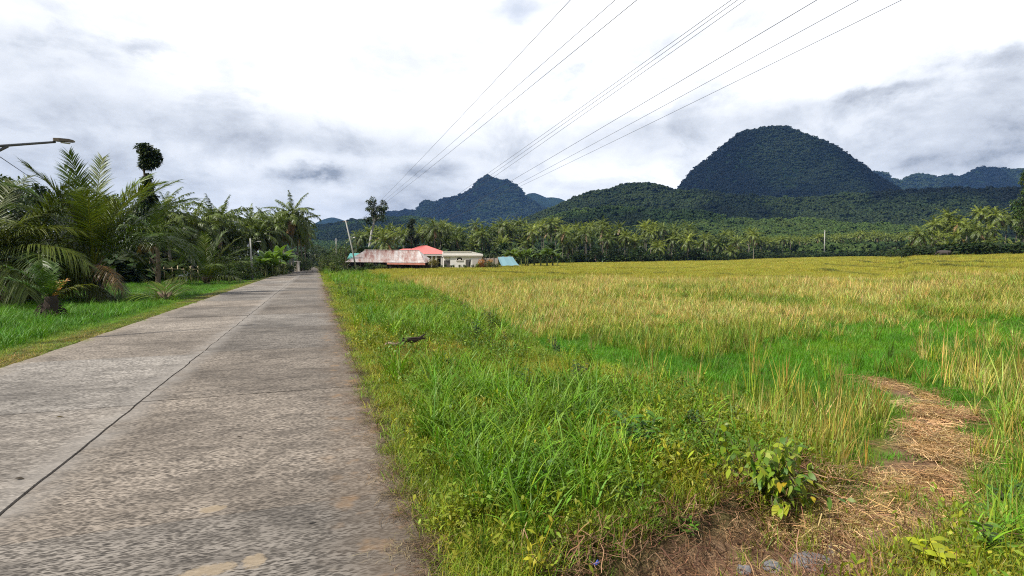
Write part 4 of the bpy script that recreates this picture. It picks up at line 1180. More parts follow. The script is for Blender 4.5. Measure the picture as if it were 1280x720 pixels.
def hill(name, outline, R, Df, Db, label, mat_cols, rough=.02, p=1.25, tree=None, seed=1, gully=.10, curve=0.0, tcol=None):
    """ridge traced as bearing/elevation, standing at distance R with a front slope Df deep and a back slope Db deep"""
    a = np.array([az_te(px, py) for px, py in outline])
    azs, tes = a[:, 0], a[:, 1]
    azg = np.linspace(azs[0], azs[-1], int((azs[-1] - azs[0]) * R / (8 if R < 2200 else 16)) + 2)
    amid = (azs[0] + azs[-1]) / 2; half = (azs[-1] - azs[0]) / 2

    def Rz(az): return R * (1 + curve * ((az - amid) / half) ** 2) + (vnoise(az * R / 260, az * 0 + seed, seed) - .5) * Df * .18
    def height(az, r):
        rz = Rz(az); te = np.interp(az, azs, tes); zr = CAMZ + te * rz
        zb = 6.0
        t = np.clip((r - (rz - Df)) / Df, 0, 1); b = np.clip((r - rz) / Db, 0, 1)
        x, y = r * np.sin(az), r * np.cos(az)
        g = fbm(x / (Df * .22), y / (Df * .22), seed + 3, 5)
        g = .35 * g + .65 * (1 - np.abs(2 * fbm(x / (Df * .3), y / (Df * .3), seed + 33, 4) - 1))
        env = 4 * t * (1 - t) + .0
        zf = zb + (zr - zb) * (t ** p) * (1 - gully * env * 2.4 * g)
        zf = zf - (zr - zb) * .04 * np.sin(PI * t)
        zn = (fbm(x / 22, y / 22, seed + 9, 3) - .5) * rough * R * .012 * (1 - t ** 8)
        zk = zb + (zr - zb) * (1 - b ** 1.3)
        return np.where(r <= rz, zf + zn, zk)

    nr = 90
    T = np.concatenate([np.linspace(0, 1, nr) ** .85, 1 + np.linspace(.04, 1, 16)])
    A, TT = np.meshgrid(azg, T, indexing='ij'); RZ = Rz(A)
    RR = np.where(TT <= 1, RZ - Df + Df * TT, RZ + (TT - 1) * Db)
    Z = height(A, RR); X, Y = RR * np.sin(A), RR * np.cos(A)
    edge = sstep(0, .04, (A - azs[0]) / (azs[-1] - azs[0])) * sstep(0, .04, (azs[-1] - A) / (azs[-1] - azs[0]))
    Z = Z * edge + (1 - edge) * 2.0
    Z[:, 0] = -1.5; Z[:, -1] = -1.5
    n, m = A.shape
    i = np.arange(n - 1)[:, None] * m + np.arange(m - 1)[None]
    Q = np.stack([i, i + 1, i + m + 1, i + m], -1).reshape(-1, 4)
    mt, nt, out = new_mat(name + '_woodland'); g = NT(nt)
    co = g.n('ShaderNodeTexCoord').outputs['Object']
    n1 = g.noise(co, 1 / 90., 6, .65); n2 = g.noise(co, 1 / 9., 5, .7)
    c = g.mix(g.math('MULTIPLY', g.math('ADD', n1, n2), .5), mat_cols[0], mat_cols[1])
    c = g.ramp(g.math('MULTIPLY', g.math('ADD', n1, n2), .5), [(.36, mat_cols[0]), (.52, mat_cols[1]), (.66, mat_cols[2])])
    nt.links.new(g.bsdf(c, .95, .05, g.bump(n2, 1.0, 4.0)), out.inputs[0])
    mb = MB(); mb.add(np.stack([X, Y, Z], -1).reshape(-1, 3), Q)
    o = mb.build(name, mt, smooth=True)
    tag(o, label, 'hill' if 'hill' in name else 'mountain', kind='structure')
    if tree:
        cnt, smin, smax = tree
        az = rng.uniform(azs[0], azs[-1], cnt)
        tt = 1.03 - 1.0 * rng.uniform(0, 1, cnt) ** 1.15
        rz = Rz(az); r = rz - Df + Df * tt
        z = height(az, r)
        x, y = r * np.sin(az), r * np.cos(az)
        FOREST['P'].append(np.stack([x, y, z - .15 * smax], -1)); FOREST['s'].append(rng.uniform(smin, smax, cnt) * (.75 + .6 * vnoise(x / 40, y / 40, seed)))
        nz = np.clip((fbm(x / 130, y / 130, seed + 5) - .5) * 4.6 + .34 + rng.uniform(-.2, .2, cnt), 0, 1)
        FOREST['t'].append(tints(cnt, *(tcol or mat_cols), noise=nz, jit=.16))
    return o


DK = ((.003, .007, .004), (.009, .019, .007), (.030, .048, .014))
MD = ((.008, .020, .007), (.020, .042, .010), (.056, .09, .018))
LG = ((.022, .046, .009), (.040, .076, .013), (.068, .11, .02))
hill('mountain', [(800, 300), (825, 262), (845, 240), (852, 231), (858, 222), (868, 212), (880, 203), (893, 193), (905, 184), (914, 175), (925, 167), (938, 164), (950, 161.5), (960, 160), (970, 158.5), (980, 159), (990, 162), (1010, 170), (1025, 175), (1040, 182),
                  (1060, 194), (1075, 205), (1085, 213), (1098, 223), (1110, 230), (1130, 240), (1160, 252), (1200, 270), (1230, 300)], 1650, 620, 500,
     'steep dome shaped forested mountain rising over the right half of the field', DK, .5, 1.05, (27000, 3.4, 7.4), 3, .24, .10, tcol=((.0022, .006, .004), (.006, .014, .006), (.019, .032, .011)))
hill('foothill', [(560, 318), (600, 300), (635, 284), (660, 273), (690, 262), (705, 255), (720, 248), (740, 241), (760, 238), (780, 231), (800, 229), (815, 230), (830, 236), (850, 241), (880, 240), (910, 246), (950, 247), (1000, 250), (1040, 247), (1075, 244), (1110, 240),
                  (1150, 239), (1185, 237), (1220, 240), (1260, 238), (1300, 236), (1360, 240), (1420, 262), (1480, 310)], 1050, 560, 500,
     'long dark wooded foothill in front of the dome mountain', DK, .5, 1.0, (26000, 2.8, 6.6), 5, .26)
hill('hillside', [(600, 318), (630, 303), (650, 292), (680, 276), (700, 270), (730, 265), (760, 262), (800, 263), (840, 266), (880, 268), (910, 276), (950, 281), (985, 277), (1010, 278), (1040, 282), (1080, 283), (1110, 284), (1140, 287), (1200, 285), (1260, 292), (1330, 318)], 640, 290, 250,
     'low brighter green wooded slope behind the palm line', MD, .5, .9, (14000, 2.4, 5.2), 7, .22, tcol=(DK[1], MD[1], MD[2]))
hill('far_mountain', [(440, 290), (470, 272), (485, 266.5), (497, 265), (512, 264), (521, 263), (525, 257), (529, 253), (536, 251), (543, 252.5), (551, 250), (560, 248), (570, 246), (578, 243), (586, 238.5), (590, 236), (593, 231), (599, 225), (606, 221), (611, 220.5), (617, 223),
                      (624, 224.5), (633, 225.5), (640, 229), (647, 233), (652, 239), (657, 245), (668, 254), (690, 263), (720, 276), (760, 300)], 2900, 1250, 700,
     'blue forested mountain with a knobbed summit beyond the houses', DK, .5, 1.15, (13000, 6, 12), 9, .26, .08)
hill('far_peak', [(620, 290), (640, 262), (652, 247), (660, 242), (668, 241), (675, 243.5), (683, 247), (690, 246.5), (700, 248), (712, 253), (730, 262), (760, 280), (800, 300)], 4000, 1100, 600,
     'pale blue distant peak right of the knobbed mountain', DK, .4, 1.15, None, 11, .15)
hill('far_ridge', [(350, 304), (372, 290), (385, 283), (393, 279.5), (402, 275), (410, 272.5), (416, 271.5), (424, 273.5), (434, 277), (450, 284), (480, 296), (520, 306)], 4200, 1100, 600,
     'faint blue hill at the far left end of the road', DK, .4, 1.15, None, 13, .12)
hill('green_hill', [(330, 318), (350, 302), (370, 290), (385, 286), (396, 283), (410, 282), (425, 280), (440, 276.5), (455, 275.5), (470, 273), (490, 272), (515, 272), (540, 276), (580, 282), (620, 296), (660, 312)], 1500, 760, 500,
     'soft green wooded hill behind the bend of the road', LG, .5, 1.0, (12000, 4.0, 7.0), 15, .12, tcol=(MD[0], MD[1], LG[1]))
hill('right_ridge', [(1040, 250), (1065, 222), (1082, 216), (1092, 215.5), (1100, 217), (1112, 221), (1122, 226), (1128, 227), (1134, 223), (1142, 219.5), (1152, 218), (1162, 219), (1170, 223), (1178, 220.5), (1185, 219), (1196, 221.5), (1204, 219), (1214, 217), (1219, 212.5),
                     (1226, 210.5), (1240, 211.5), (1256, 211), (1272, 213), (1295, 211), (1330, 214), (1380, 225), (1440, 260)], 3100, 1100, 700,
     'jagged blue ridge on the right behind the palm grove', DK, .5, 1.1, (9000, 8, 12), 17, .16)

# forest canopy over all the hills: one uncountable mass
_P = np.vstack(FOREST['P']); _s = np.concatenate(FOREST['s']); _t = np.vstack(FOREST['t'])
scatter('forest', CANOPY, _P, rng.uniform(0, 6.28, len(_P)), np.stack([_s, _s, _s * rng.uniform(.8, 1.25, len(_s))], -1), _t, 'dense tree canopy clothing the hills', 'forest')


# ------------------------------------------------------------------ houses
def facing(px, depth, name, label, cat, turn=0, z=None):
    p = stand(px, depth)
    if z is not None: p[2] = z
    return empty(name, p, label, cat, None, -math.atan2(p[0], p[1]) + turn), p, depth / FPX


def roof_sheet(mb, a, b, c, d, pitch=.22, amp=.03, cols=None):
    """corrugated sheet between lower edge a-b and upper edge d-c"""
    a, b, c, d = (np.asarray(q, float) for q in (a, b, c, d))
    n = max(4, int(np.linalg.norm(b - a) / pitch) * 2)
    u = np.linspace(0, 1, n + 1); nn = unit(np.cross(b - a, d - a))
    off = (amp * np.where(np.arange(n + 1) % 2, 1, -1))[:, None] * nn
    lo = a + (b - a) * u[:, None] + off; hi = d + (c - d) * u[:, None] + off
    V = np.vstack([lo, hi]); i = np.arange(n)
    mb.add(V, np.stack([i, i + 1, i + n + 2, i + n + 1], -1), None, (1, 1, 1))


def mat_rust():
    m, nt, out = new_mat('rusty_sheet'); g = NT(nt)
    co = g.n('ShaderNodeTexCoord').outputs['Object']
    mp = g.n('ShaderNodeMapping'); nt.links.new(co, mp.inputs[0]); mp.inputs['Scale'].default_value = (1.3, .22, .22)
    a = g.noise(mp.outputs[0], 1.1, 5, .75); b = g.noise(co, .35, 4, .6)
    v = g.math('ADD', g.math('MULTIPLY', a, .75), g.math('MULTIPLY', b, .3))
    c = g.ramp(v, [(.36, (.20, .085, .07)), (.45, (.35, .22, .19)), (.52, (.43, .35, .32)), (.62, (.52, .48, .46))])
    nt.links.new(g.bsdf(c, .7, .3), out.inputs[0])
    return m


def houses():
    # long rusty-roofed house
    e, p, s = facing(486, 112, 'rusty_roofed_house', 'long low house under a streaked rusty sheet roof beside the leaning pole', 'house')
    def L(px, py, dy=0): return np.array([(px - 486) * s, dy, z_at(px, py, p[0], p[1]) - p[2]])
    M_RUST = mat_rust()
    dp = 6.0
    def at(px, py, y):      # keep the given width while moving the point back in depth
        q = L(px, py); q[1] = y; q[0] *= (112 + y) / 112; q[2] = (q[2] + p[2] - CAMZ) * (112 + y) / 112 + CAMZ - p[2]; return q
    fl, fr = at(433, 327.5, -2), at(531, 328.5, -2)
    rl, rr = at(457, 313, 2.4), at(524, 313.5, 2.4)
    bl, br = at(436, 326.5, 6.6), at(541, 327, 6.6)
    fr2 = at(541, 326.5, 1.2)
    mb = MB()
    roof_sheet(mb, fl, fr, rr, rl)
    mb.add([bl, br, rr, rl], [(1, 0, 3, 2)])
    mb.add([fl, bl, rl], None, [(1, 0, 2)]); mb.add([fr, fr2, rr], None, [(0, 1, 2)]); mb.add([fr2, br, rr], None, [(0, 1, 2)])
    r = mb.build('roof', M_RUST, e)
    mb = MB(); mb.tube(np.stack([rl + [0, 0, .06], rr + [0, 0, .06]]), .10, 6); mb.build('ridge_cap', M_RUST, r)
    mb = MB(); w0, w1 = at(486, 313.6, 0)[2], 0
    a0, a1 = at(507, 327.3, -2.35), at(531, 329.3, -2.6)
    roof_sheet(mb, at(484, 330.5, -3.0), at(531, 331.3, -3.0), at(531, 328.9, -1.9), at(484, 328.2, -1.9)); mb.build('lean_to_roof', mat_plain('red_rust', (.30, .12, .08), .8, .2, .4, 2), r)
    zt = fl[2] - .02
    mb = MB(); mb.box((fl[0] + 1.0, -.9, -.4), (fr2[0] - .6, 6.0, zt)); mb.build('wall', M_DARKW, e)
    for x in np.linspace(fl[0] + .5, fr[0] - .3, 7):
        mb = MB(); mb.tube([(x, -1.7, -.4), (x + .05, -1.7, .7), (x, -1.7, zt)], .07, 6); mb.build('post', M_WOOD, e)
    for px, w in ((470.5, 2.2), (475, 2.2), (488, 2), (500, 1.6)):
        q = L(px, 330); h = .75
        mb = MB(); mb.box((q[0] - w * s / 2, -1.0, zt - h - .35), (q[0] + w * s / 2, -.95, zt - .3)); o = mb.build('window', M_CREAM, e)
        mb = MB(); mb.box((q[0] - w * s * .3, -1.03, zt - h - .2), (q[0] + w * s * .3, -1.005, zt - .42)); mb.build('pane', M_DARK, o)
    q = L(508, 331); mb = MB(); mb.box((q[0] - .5, -.96, -.3), (q[0] + .5, -.91, zt - .15)); mb.build('door', M_DARK, e)
    # pink hip-roofed house
    e, p, s = facing(533, 134, 'pink_roofed_house', 'pale house with a pink red hip roof between the rusty and white buildings', 'house')
    D = 134
    def at2(px, py, y):
        k = (D + y) / D; z = z_at(px, py, p[0], p[1]) - CAMZ
        return np.array([(px - 533) * s * k, y, z * k + CAMZ - p[2]])
    M_PINK = mat_plain('pink_roof_paint', (.62, .17, .15), .55, .35, .15, .6, .1)
    A, B = at2(496, 317.5, -3), at2(563, 317.5, -3); C, Dd = at2(563, 317, 9), at2(496, 317, 9)
    ap0, ap1 = at2(527, 307, 2.6), at2(534, 307, 2.6)
    mb = MB(); roof_sheet(mb, A, B, ap1, ap0, .4, .015)
    mb.add([B, C, ap1], None, [(0, 1, 2)]); mb.add([C, Dd, ap0, ap1], [(0, 1, 2, 3)]); mb.add([Dd, A, ap0], None, [(0, 1, 2)])
    r = mb.build('roof', M_PINK, e)
    A2, B2 = at2(500, 311.5, 5), at2(526, 311.5, 5)
    mb = MB(); roof_sheet(mb, at2(486, 316.5, 3.5), at2(520, 316.5, 3.5), at2(514, 310.8, 7), at2(504, 310.8, 7), .4, .015); mb.build('side_roof', M_PINK, r)
    zt = A[2]
    mb = MB(); mb.box((A[0] + .15, -2.95, zt - .42), (B[0] - .15, -2.75, zt - .03)); mb.box((A[0] + .15, 8.8, zt - .42), (B[0] - .15, 9, zt - .03)); mb.box((B[0] - .36, -2.74, zt - .42), (B[0] - .16, 8.79, zt - .03)); mb.box((A[0] + .16, -2.74, zt - .42), (A[0] + .36, 8.79, zt - .03))
    mb.build('fascia', M_CREAM, e)
    mb = MB(); mb.box((A[0] + 1.4, -1.0, -.5), (B[0] - 1.0, 8.0, zt - .1)); mb.build('wall', mat_plain('beige_render', (.50, .45, .36), .85, .2, .12), e)
    for px in (540, 545, 552):
        q = at2(px, 325, -2.6); mb = MB(); mb.box((q[0] - .22, -2.75, -.5), (q[0] + .22, -2.35, zt - .43)); mb.build('porch_column', M_CREAM, e)
    for px, w, z0, z1 in ((549, 1.1, -.3, 2.0), (510, 1.4, .8, 2.0), (521, 1.4, .8, 2.0), (536, 1.2, .8, 2.0)):
        q = at2(px, 325, -1.0); fm = MB(); fm.box((q[0] - w / 2 - .08, -1.06, z0 - .08), (q[0] + w / 2 + .08, -1.003, z1 + .08)); o = fm.build('door' if z0 < 0 else 'window', M_CREAM, e)
        mb = MB(); mb.box((q[0] - w / 2, -1.09, z0), (q[0] + w / 2, -1.065, z1)); mb.build('pane', M_DARK, o)
    # white flat-roofed building
    e, p, s = facing(580, 120, 'white_building', 'white flat roofed building with an arched window beside the pink roofed house', 'building', turn=rad(3))
    def x_(px): return (px - 580) * s
    H = z_at(575, 314.3, p[0], p[1]) - p[2]; zb = -.6
    M_W = mat_plain('off_white_render', (.78, .75, .70), .85, .2, .12, .5, .1)
    mb = MB(); mb.box((x_(563), 0, zb), (x_(602.5), 7, H - .75)); mb.build('wall', M_W, e)
    mb = MB(); mb.box((x_(554.5), .35, zb), (x_(562.9), 6.5, H - .75)); mb.build('side_wing', M_W, e)
    # parapet that steps down to the right
    mb = MB()
    xs = [x_(554), x_(589), x_(603.5)]; zt = [H, H, H - .55]
    V = []
    for x, z in zip(xs, zt): V += [(x, -.18, H - 1.2), (x, -.18, z), (x, 7.1, z), (x, 7.1, H - 1.2)]
    mb.add(V, [(0, 1, 5, 4), (1, 2, 6, 5), (2, 3, 7, 6), (3, 0, 4, 7), (4, 5, 9, 8), (5, 6, 10, 9), (6, 7, 11, 10), (7, 4, 8, 11), (0, 3, 2, 1), (8, 9, 10, 11)])
    r = mb.build('parapet', M_W, e)
    mb = MB(); mb.box((x_(553.6), -.30, H - .98), (x_(603.9), -.182, H - .78)); mb.box((x_(553.8), -.26, H - .06), (x_(589), -.182, H + .05)); mb.build('cornice', M_CREAM, r)
    # arched window with fan light
    a = np.linspace(0, PI, 13); cx, cz, R1 = x_(574.5), 1.75, .62
    mb = MB(); mb.add([(cx, -.03, cz)] + [(cx + R1 * math.cos(q), -.03, cz + R1 * math.sin(q)) for q in a], None, [(0, i + 2, i + 1) for i in range(12)])
    fw = mb.build('window', M_DARK, e)
    mb = MB()
    mb.tube([(cx + .7 * math.cos(q), -.05, cz + .7 * math.sin(q)) for q in a], .06, 5); mb.box((cx - .78, -.12, cz - .14), (cx + .78, -.031, cz - .0)); mb.box((cx - .25, -.06, cz + .05), (cx + .25, -.035, cz + .3)); mb.build('frame', M_CREAM, fw)
    for px, w, z0, z1, lb in ((560, .9, zb, 1.7, 'door'), (584, .7, .3, 1.9, 'window'), (556.5, .45, .4, 1.7, 'window')):
        y0 = .35 if px < 563 else 0
        fm = MB(); fm.box((x_(px) - w / 2 - .09, y0 - .05, z0 - .09), (x_(px) + w / 2 + .09, y0 - .003, z1 + .09)); o = fm.build(lb, M_CREAM, e)
        mb = MB(); mb.box((x_(px) - w / 2, y0 - .08, z0), (x_(px) + w / 2, y0 - .052, z1)); mb.build('pane', mat_plain('dusty_glass', (.10, .09, .08), .3, .5, .2), o)
    mb = MB(); mb.box((x_(590.3), -.06, zb), (x_(601), -.004, 1.95)); mb.build('shutter', mat_plain('grey_shutter', (.47, .44, .40), .7, .3, .1), e)
    mb = MB(); V = [(x_(585.6), -.06, .0), (x_(587), -.06, .0), (x_(588.4), -.06, 1.9), (x_(586.8), -.06, 1.95)]; mb.add(V + [(a, -.005, c) for a, _, c in V], [(0, 1, 2, 3), (0, 4, 5, 1), (1, 5, 6, 2), (2, 6, 7, 3), (3, 7, 4, 0)])
    o = mb.build('door', M_DARK, e); o['label'] = 'narrow dark door left ajar'
    # unfinished brick walls
    e, p, s = facing(611, 124, 'unfinished_brick_shed', 'low unfinished orange brick shed with timber props right of the white building', 'shed')
    m_, nt, out = new_mat('raw_brick'); g = NT(nt); br = g.n('ShaderNodeTexBrick')
    nt.links.new(g.n('ShaderNodeTexCoord').outputs['Object'], br.inputs[0]); br.inputs['Scale'].default_value = 2.2
    br.inputs['Color1'].default_value = (.42, .20, .12, 1); br.inputs['Color2'].default_value = (.33, .15, .09, 1); br.inputs['Mortar'].default_value = (.35, .3, .26, 1)
    nt.links.new(g.bsdf(br.outputs[0], .9, .2), out.inputs[0])
    mb = MB(); mb.box((-1.3, 0, -.5), (2.0, .15, 2.1)); mb.box((-1.3, .151, -.5), (-1.15, 3.5, 2.3)); mb.box((1.85, .151, -.5), (2.0, 3.5, 1.8)); mb.build('wall', m_, e)
    for x, h in ((-1.5, 2.9), (-.7, 2.5), (.2, 2.7), (1.0, 2.4), (2.1, 2.6)):
        mb = MB(); mb.tube([(x, -.15, -.4), (x + .05, -.12, h)], .05, 6); mb.build('timber_prop', M_WOOD, e)
    # blue-green tarpaulin shelter
    e, p, s = facing(635, 119, 'tarpaulin_shelter', 'small field shelter under a sloping pale blue green tarpaulin', 'shelter')
    def P4(px, py, y): return np.array([(px - 635) * s, y, z_at(px, py, p[0], p[1]) - p[2]])
    A, B, C, D4 = P4(627, 332, -1.6), P4(649, 331.5, -1.6), P4(641, 320.6, 1.4), P4(622, 321, 1.4)
    mb = MB(); n = 9; U, Vv = np.meshgrid(np.linspace(0, 1, n), np.linspace(0, 1, n), indexing='ij')
    G = (A * (1 - U[..., None]) + B * U[..., None]) * (1 - Vv[..., None]) + (D4 * (1 - U[..., None]) + C * U[..., None]) * Vv[..., None]
    G[..., 2] -= .14 * np.sin(PI * Vv) * (1 + .4 * np.sin(U * 9)) + .05 * np.sin(U * 14)
    i = np.arange(n - 1)[:, None] * n + np.arange(n - 1)[None]
    mb.add(G.reshape(-1, 3), np.stack([i, i + n, i + n + 1, i + 1], -1).reshape(-1, 4)); mb.add(G.reshape(-1, 3) - [0, 0, .015], np.stack([i, i + 1, i + n + 1, i + n], -1).reshape(-1, 4))
    mb.build('tarpaulin', mat_plain('blue_green_tarpaulin', (.15, .27, .30), .5, .4, .12, .8, .1), e)
    for q in (A, B, C, D4):
        mb = MB(); mb.tube([(q[0], q[1], -.3), (q[0], q[1], max(.1, q[2] - .02))], .045, 6); mb.build('pole', M_BAMBOO, e)
    mb = MB(); mb.tube([D4 + [-.1, 0, -.03], C + [.1, 0, -.03]], .04, 6); mb.build('ridge_pole', M_BAMBOO, e)
    # aqua roof peeping behind the leaning pole
    e, p, s = facing(444, 128, 'aqua_roofed_house', 'small house with an aqua green roof peeping out behind the leaning pole', 'house')
    def P5(px, py, y):
        k = (128 + y) / 128; return np.array([(px - 444) * s * k, y, (z_at(px, py, p[0], p[1]) - CAMZ) * k + CAMZ - p[2]])
    mb = MB(); roof_sheet(mb, P5(434, 324, -2), P5(458, 324, -2), P5(455, 316.5, 1.5), P5(438, 316.5, 1.5), .3, .02); roof_sheet(mb, P5(458, 323, 5), P5(434, 323, 5), P5(438, 316.5, 1.5), P5(455, 316.5, 1.5), .3, .02)
    mb.build('roof', mat_plain('aqua_paint', (.10, .32, .29), .5, .4, .1), e)
    z = P5(446, 324, -2)[2]
    mb = MB(); mb.box((-1.5, -1.2, -.4), (2.2, 4.4, z - .02)); mb.build('wall', mat_plain('grey_block', (.3, .29, .27), .9, .1, .2), e)
    mb = MB(); mb.box((.2, -1.26, .3), (1.1, -1.203, z - .35)); mb.build('window', M_DARK, e)


houses()


def wayside():
    # roadside waiting shelter on the left
    p = stand(365, 98); e = empty('wayside_shelter', p, 'small roadside shelter with a dark layered roof on two pale pillars', 'shelter', None, -math.atan2(p[0], p[1]))
    s = 98 / FPX
    def z(py): return z_at(365, py, p[0], p[1]) - p[2]
    for x in (-2.4, 1.2):
        mb = MB(); mb.box((x * s - .16, -.16, -.3), (x * s + .16, .16, z(321.8))); mb.build('pillar', M_POLE, e)
        mb = MB(); mb.box((x * s - .14, 1.7, -.3), (x * s + .14, 2.0, z(321.8))); mb.build('rear_post', M_DARKW, e)
    mb = MB(); mb.box((-6.5 * s, -.5, z(321.6)), (3.2 * s, 2.3, z(320.2))); mb.build('eave_board', M_DARKW, e)
    mb = MB(); lo, hi = z(318.2), z(314.5)
    V = [(-3 * s, -.7, lo), (8.5 * s, -.7, lo + .05), (8.5 * s, 2.6, lo + .05), (-3 * s, 2.6, lo), (0, .9, hi), (5 * s, .9, hi)]
    mb.add(V, [(0, 1, 5, 4), (2, 3, 4, 5), (3, 2, 1, 0)], [(1, 2, 5), (3, 0, 4)]); mb.build('roof', mat_plain('dark_thatch', (.05, .05, .05), .9, .1, .3), e)
    for x in (-1.2, 5.5):
        mb = MB(); mb.box((x * s - .05, .8, z(320.2)), (x * s + .05, .9, lo + .02)); mb.build('roof_strut', M_WOOD, e)
    mb = MB(); mb.box((-2.2 * s, 1.2, .35), (1.0 * s, 1.6, .45)); mb.box((-2.0 * s, 1.3, -.2), (-1.8 * s, 1.5, .349)); mb.box((.7 * s, 1.3, -.2), (.9 * s, 1.5, .349)); mb.build('bench', M_WOOD, e)
    p = stand(373, 108); e = empty('marker_post', p, 'white painted post with a short arm right of the wayside shelter', 'post')
    mb = MB(); mb.box((-.2, -.15, -.3), (.2, .15, 2.0)); mb.build('post', M_CREAM, e)
    mb = MB(); mb.box((-.85, -.1, 2.001), (.45, .1, 2.2)); mb.build('cap_board', M_CREAM, e)
    # lamp post on the left
    p = stand(313.5, 62); e = empty('lamp_post', p, 'slim pale lamp post with a short arm on the left verge', 'lamp post', None, -math.atan2(p[0], p[1])); s = 62 / FPX
    H = z_at(313, 298, p[0], p[1]) - p[2]
    mb = MB(); mb.tube([(.15, 0, -.3), (.05, 0, H * .5), (0, 0, H)], [.10, .09, .075], 8); mb.build('pole', M_POLE, e, smooth=True)
    mb = MB(); mb.tube([(0, 0, H - .75), (.35, 0, H - .45), (.75, 0, H - .32)], .03, 6); mb.build('arm', M_METAL, e)
    mb = MB(); mb.box((.70, -.08, H - .38), (1.1, .08, H - .27)); mb.build('lamp_head', M_CREAM, e)
    # leaning utility pole with its fittings
    p = stand(444, 104); e = empty('utility_pole', p, 'leaning grey utility pole in front of the rusty roofed house', 'utility pole', None, -math.atan2(p[0], p[1])); s = 104 / FPX
    def P(px, py): return np.array([(px - 444) * s, 0, z_at(px, py, p[0], p[1]) - p[2]])
    mb = MB(); mb.tube([P(445, 337), P(440.5, 310), P(433, 275)], [.17, .14, .10], 10); mb.build('pole', M_POLE, e, smooth=True)
    mb = MB(); mb.tube([P(437.6, 298), P(443, 297)], .05, 6); mb.build('arm', M_POLE, e)
    mb = MB(); mb.tube([P(442, 297.2), P(444.3, 296.8)], .10, 8); mb.build('lamp_head', M_CREAM, e)
    mb = MB(); mb.box(P(432, 277) + [-.35, -.06, -.05], P(432, 277) + [.6, .06, .06]); mb.build('crossarm', M_WOOD, e)
    for px, py, D, lb, w in ((420.5, 298, 140, 'short thin pole among the bushes left of the leaning pole', .1), (1030, 288, 290, 'tall pale straight pole standing before the far row of palms', .19)):
        p = stand(px, D); H = z_at(px, py, p[0], p[1]) - p[2]; e = empty('utility_pole', p, lb, 'utility pole')
        mb = MB(); mb.tube([(0, 0, -.3), (0, 0, H)], [w * 1.25, w], 8); mb.build('pole', M_POLE, e, smooth=True)
        mb = MB(); mb.box((-.5, -.06, H - .5), (.5, .06, H - .38)); mb.build('crossarm', M_POLE, e)
    # tricycle-like vehicle waiting at the end of the road
    p = stand(402.3, 175); e = empty('covered_vehicle', p + [0, 0, .03], 'small dark covered vehicle with a pale roof at the far end of the road', 'vehicle', None, -math.atan2(p[0], p[1])); s = 175 / FPX
    mb = MB(); mb.box((-.75, -.8, .35), (.55, .9, 1.05)); mb.box((-.75, .3, 1.051), (.55, .4, 1.5)); mb.build('body', M_DARKW, e)
    mb = MB(); x = np.linspace(-.85, .65, 7); V = [(q, yy, 1.75 + .16 * math.sin(PI * (q + .85) / 1.5)) for yy in (-1.0, 1.0) for q in x]; V += [(q, yy, 1.68) for yy in (-1, 1) for q in (-.85, .65)]
    mb.add(V, [(i, i + 1, i + 8, i + 7) for i in range(6)] + [(14, 15, 17, 16)]); mb.build('roof', M_CREAM, e)
    for x in (-.72, .5):
        for y in (-.8, .8):
            mb = MB(); mb.box((x - .03, y - .03, 1.051), (x + .03, y + .03, 1.74)); mb.build('roof_post', M_METAL, e)
    for x, y in ((-.6, -.5), (.75, -.5), (.75, .6)):
        mb = MB(); a = np.linspace(0, 2 * PI, 15); mb.tube(np.stack([np.full(15, x), y + .25 * np.cos(a), .28 + .25 * np.sin(a)], -1), .05, 6); w = mb.build('wheel', M_METAL, e)
        mb = MB(); mb.tube([(x - .04, y, .28), (x + .04, y, .28)], .2, 10); mb.build('rim', M_POLE, w)
    mb = MB(); mb.tube([(-.3, -.85, .75), (-.3, -.8, .75)], .1, 10); mb.build('headlight', M_CREAM, e)


wayside()


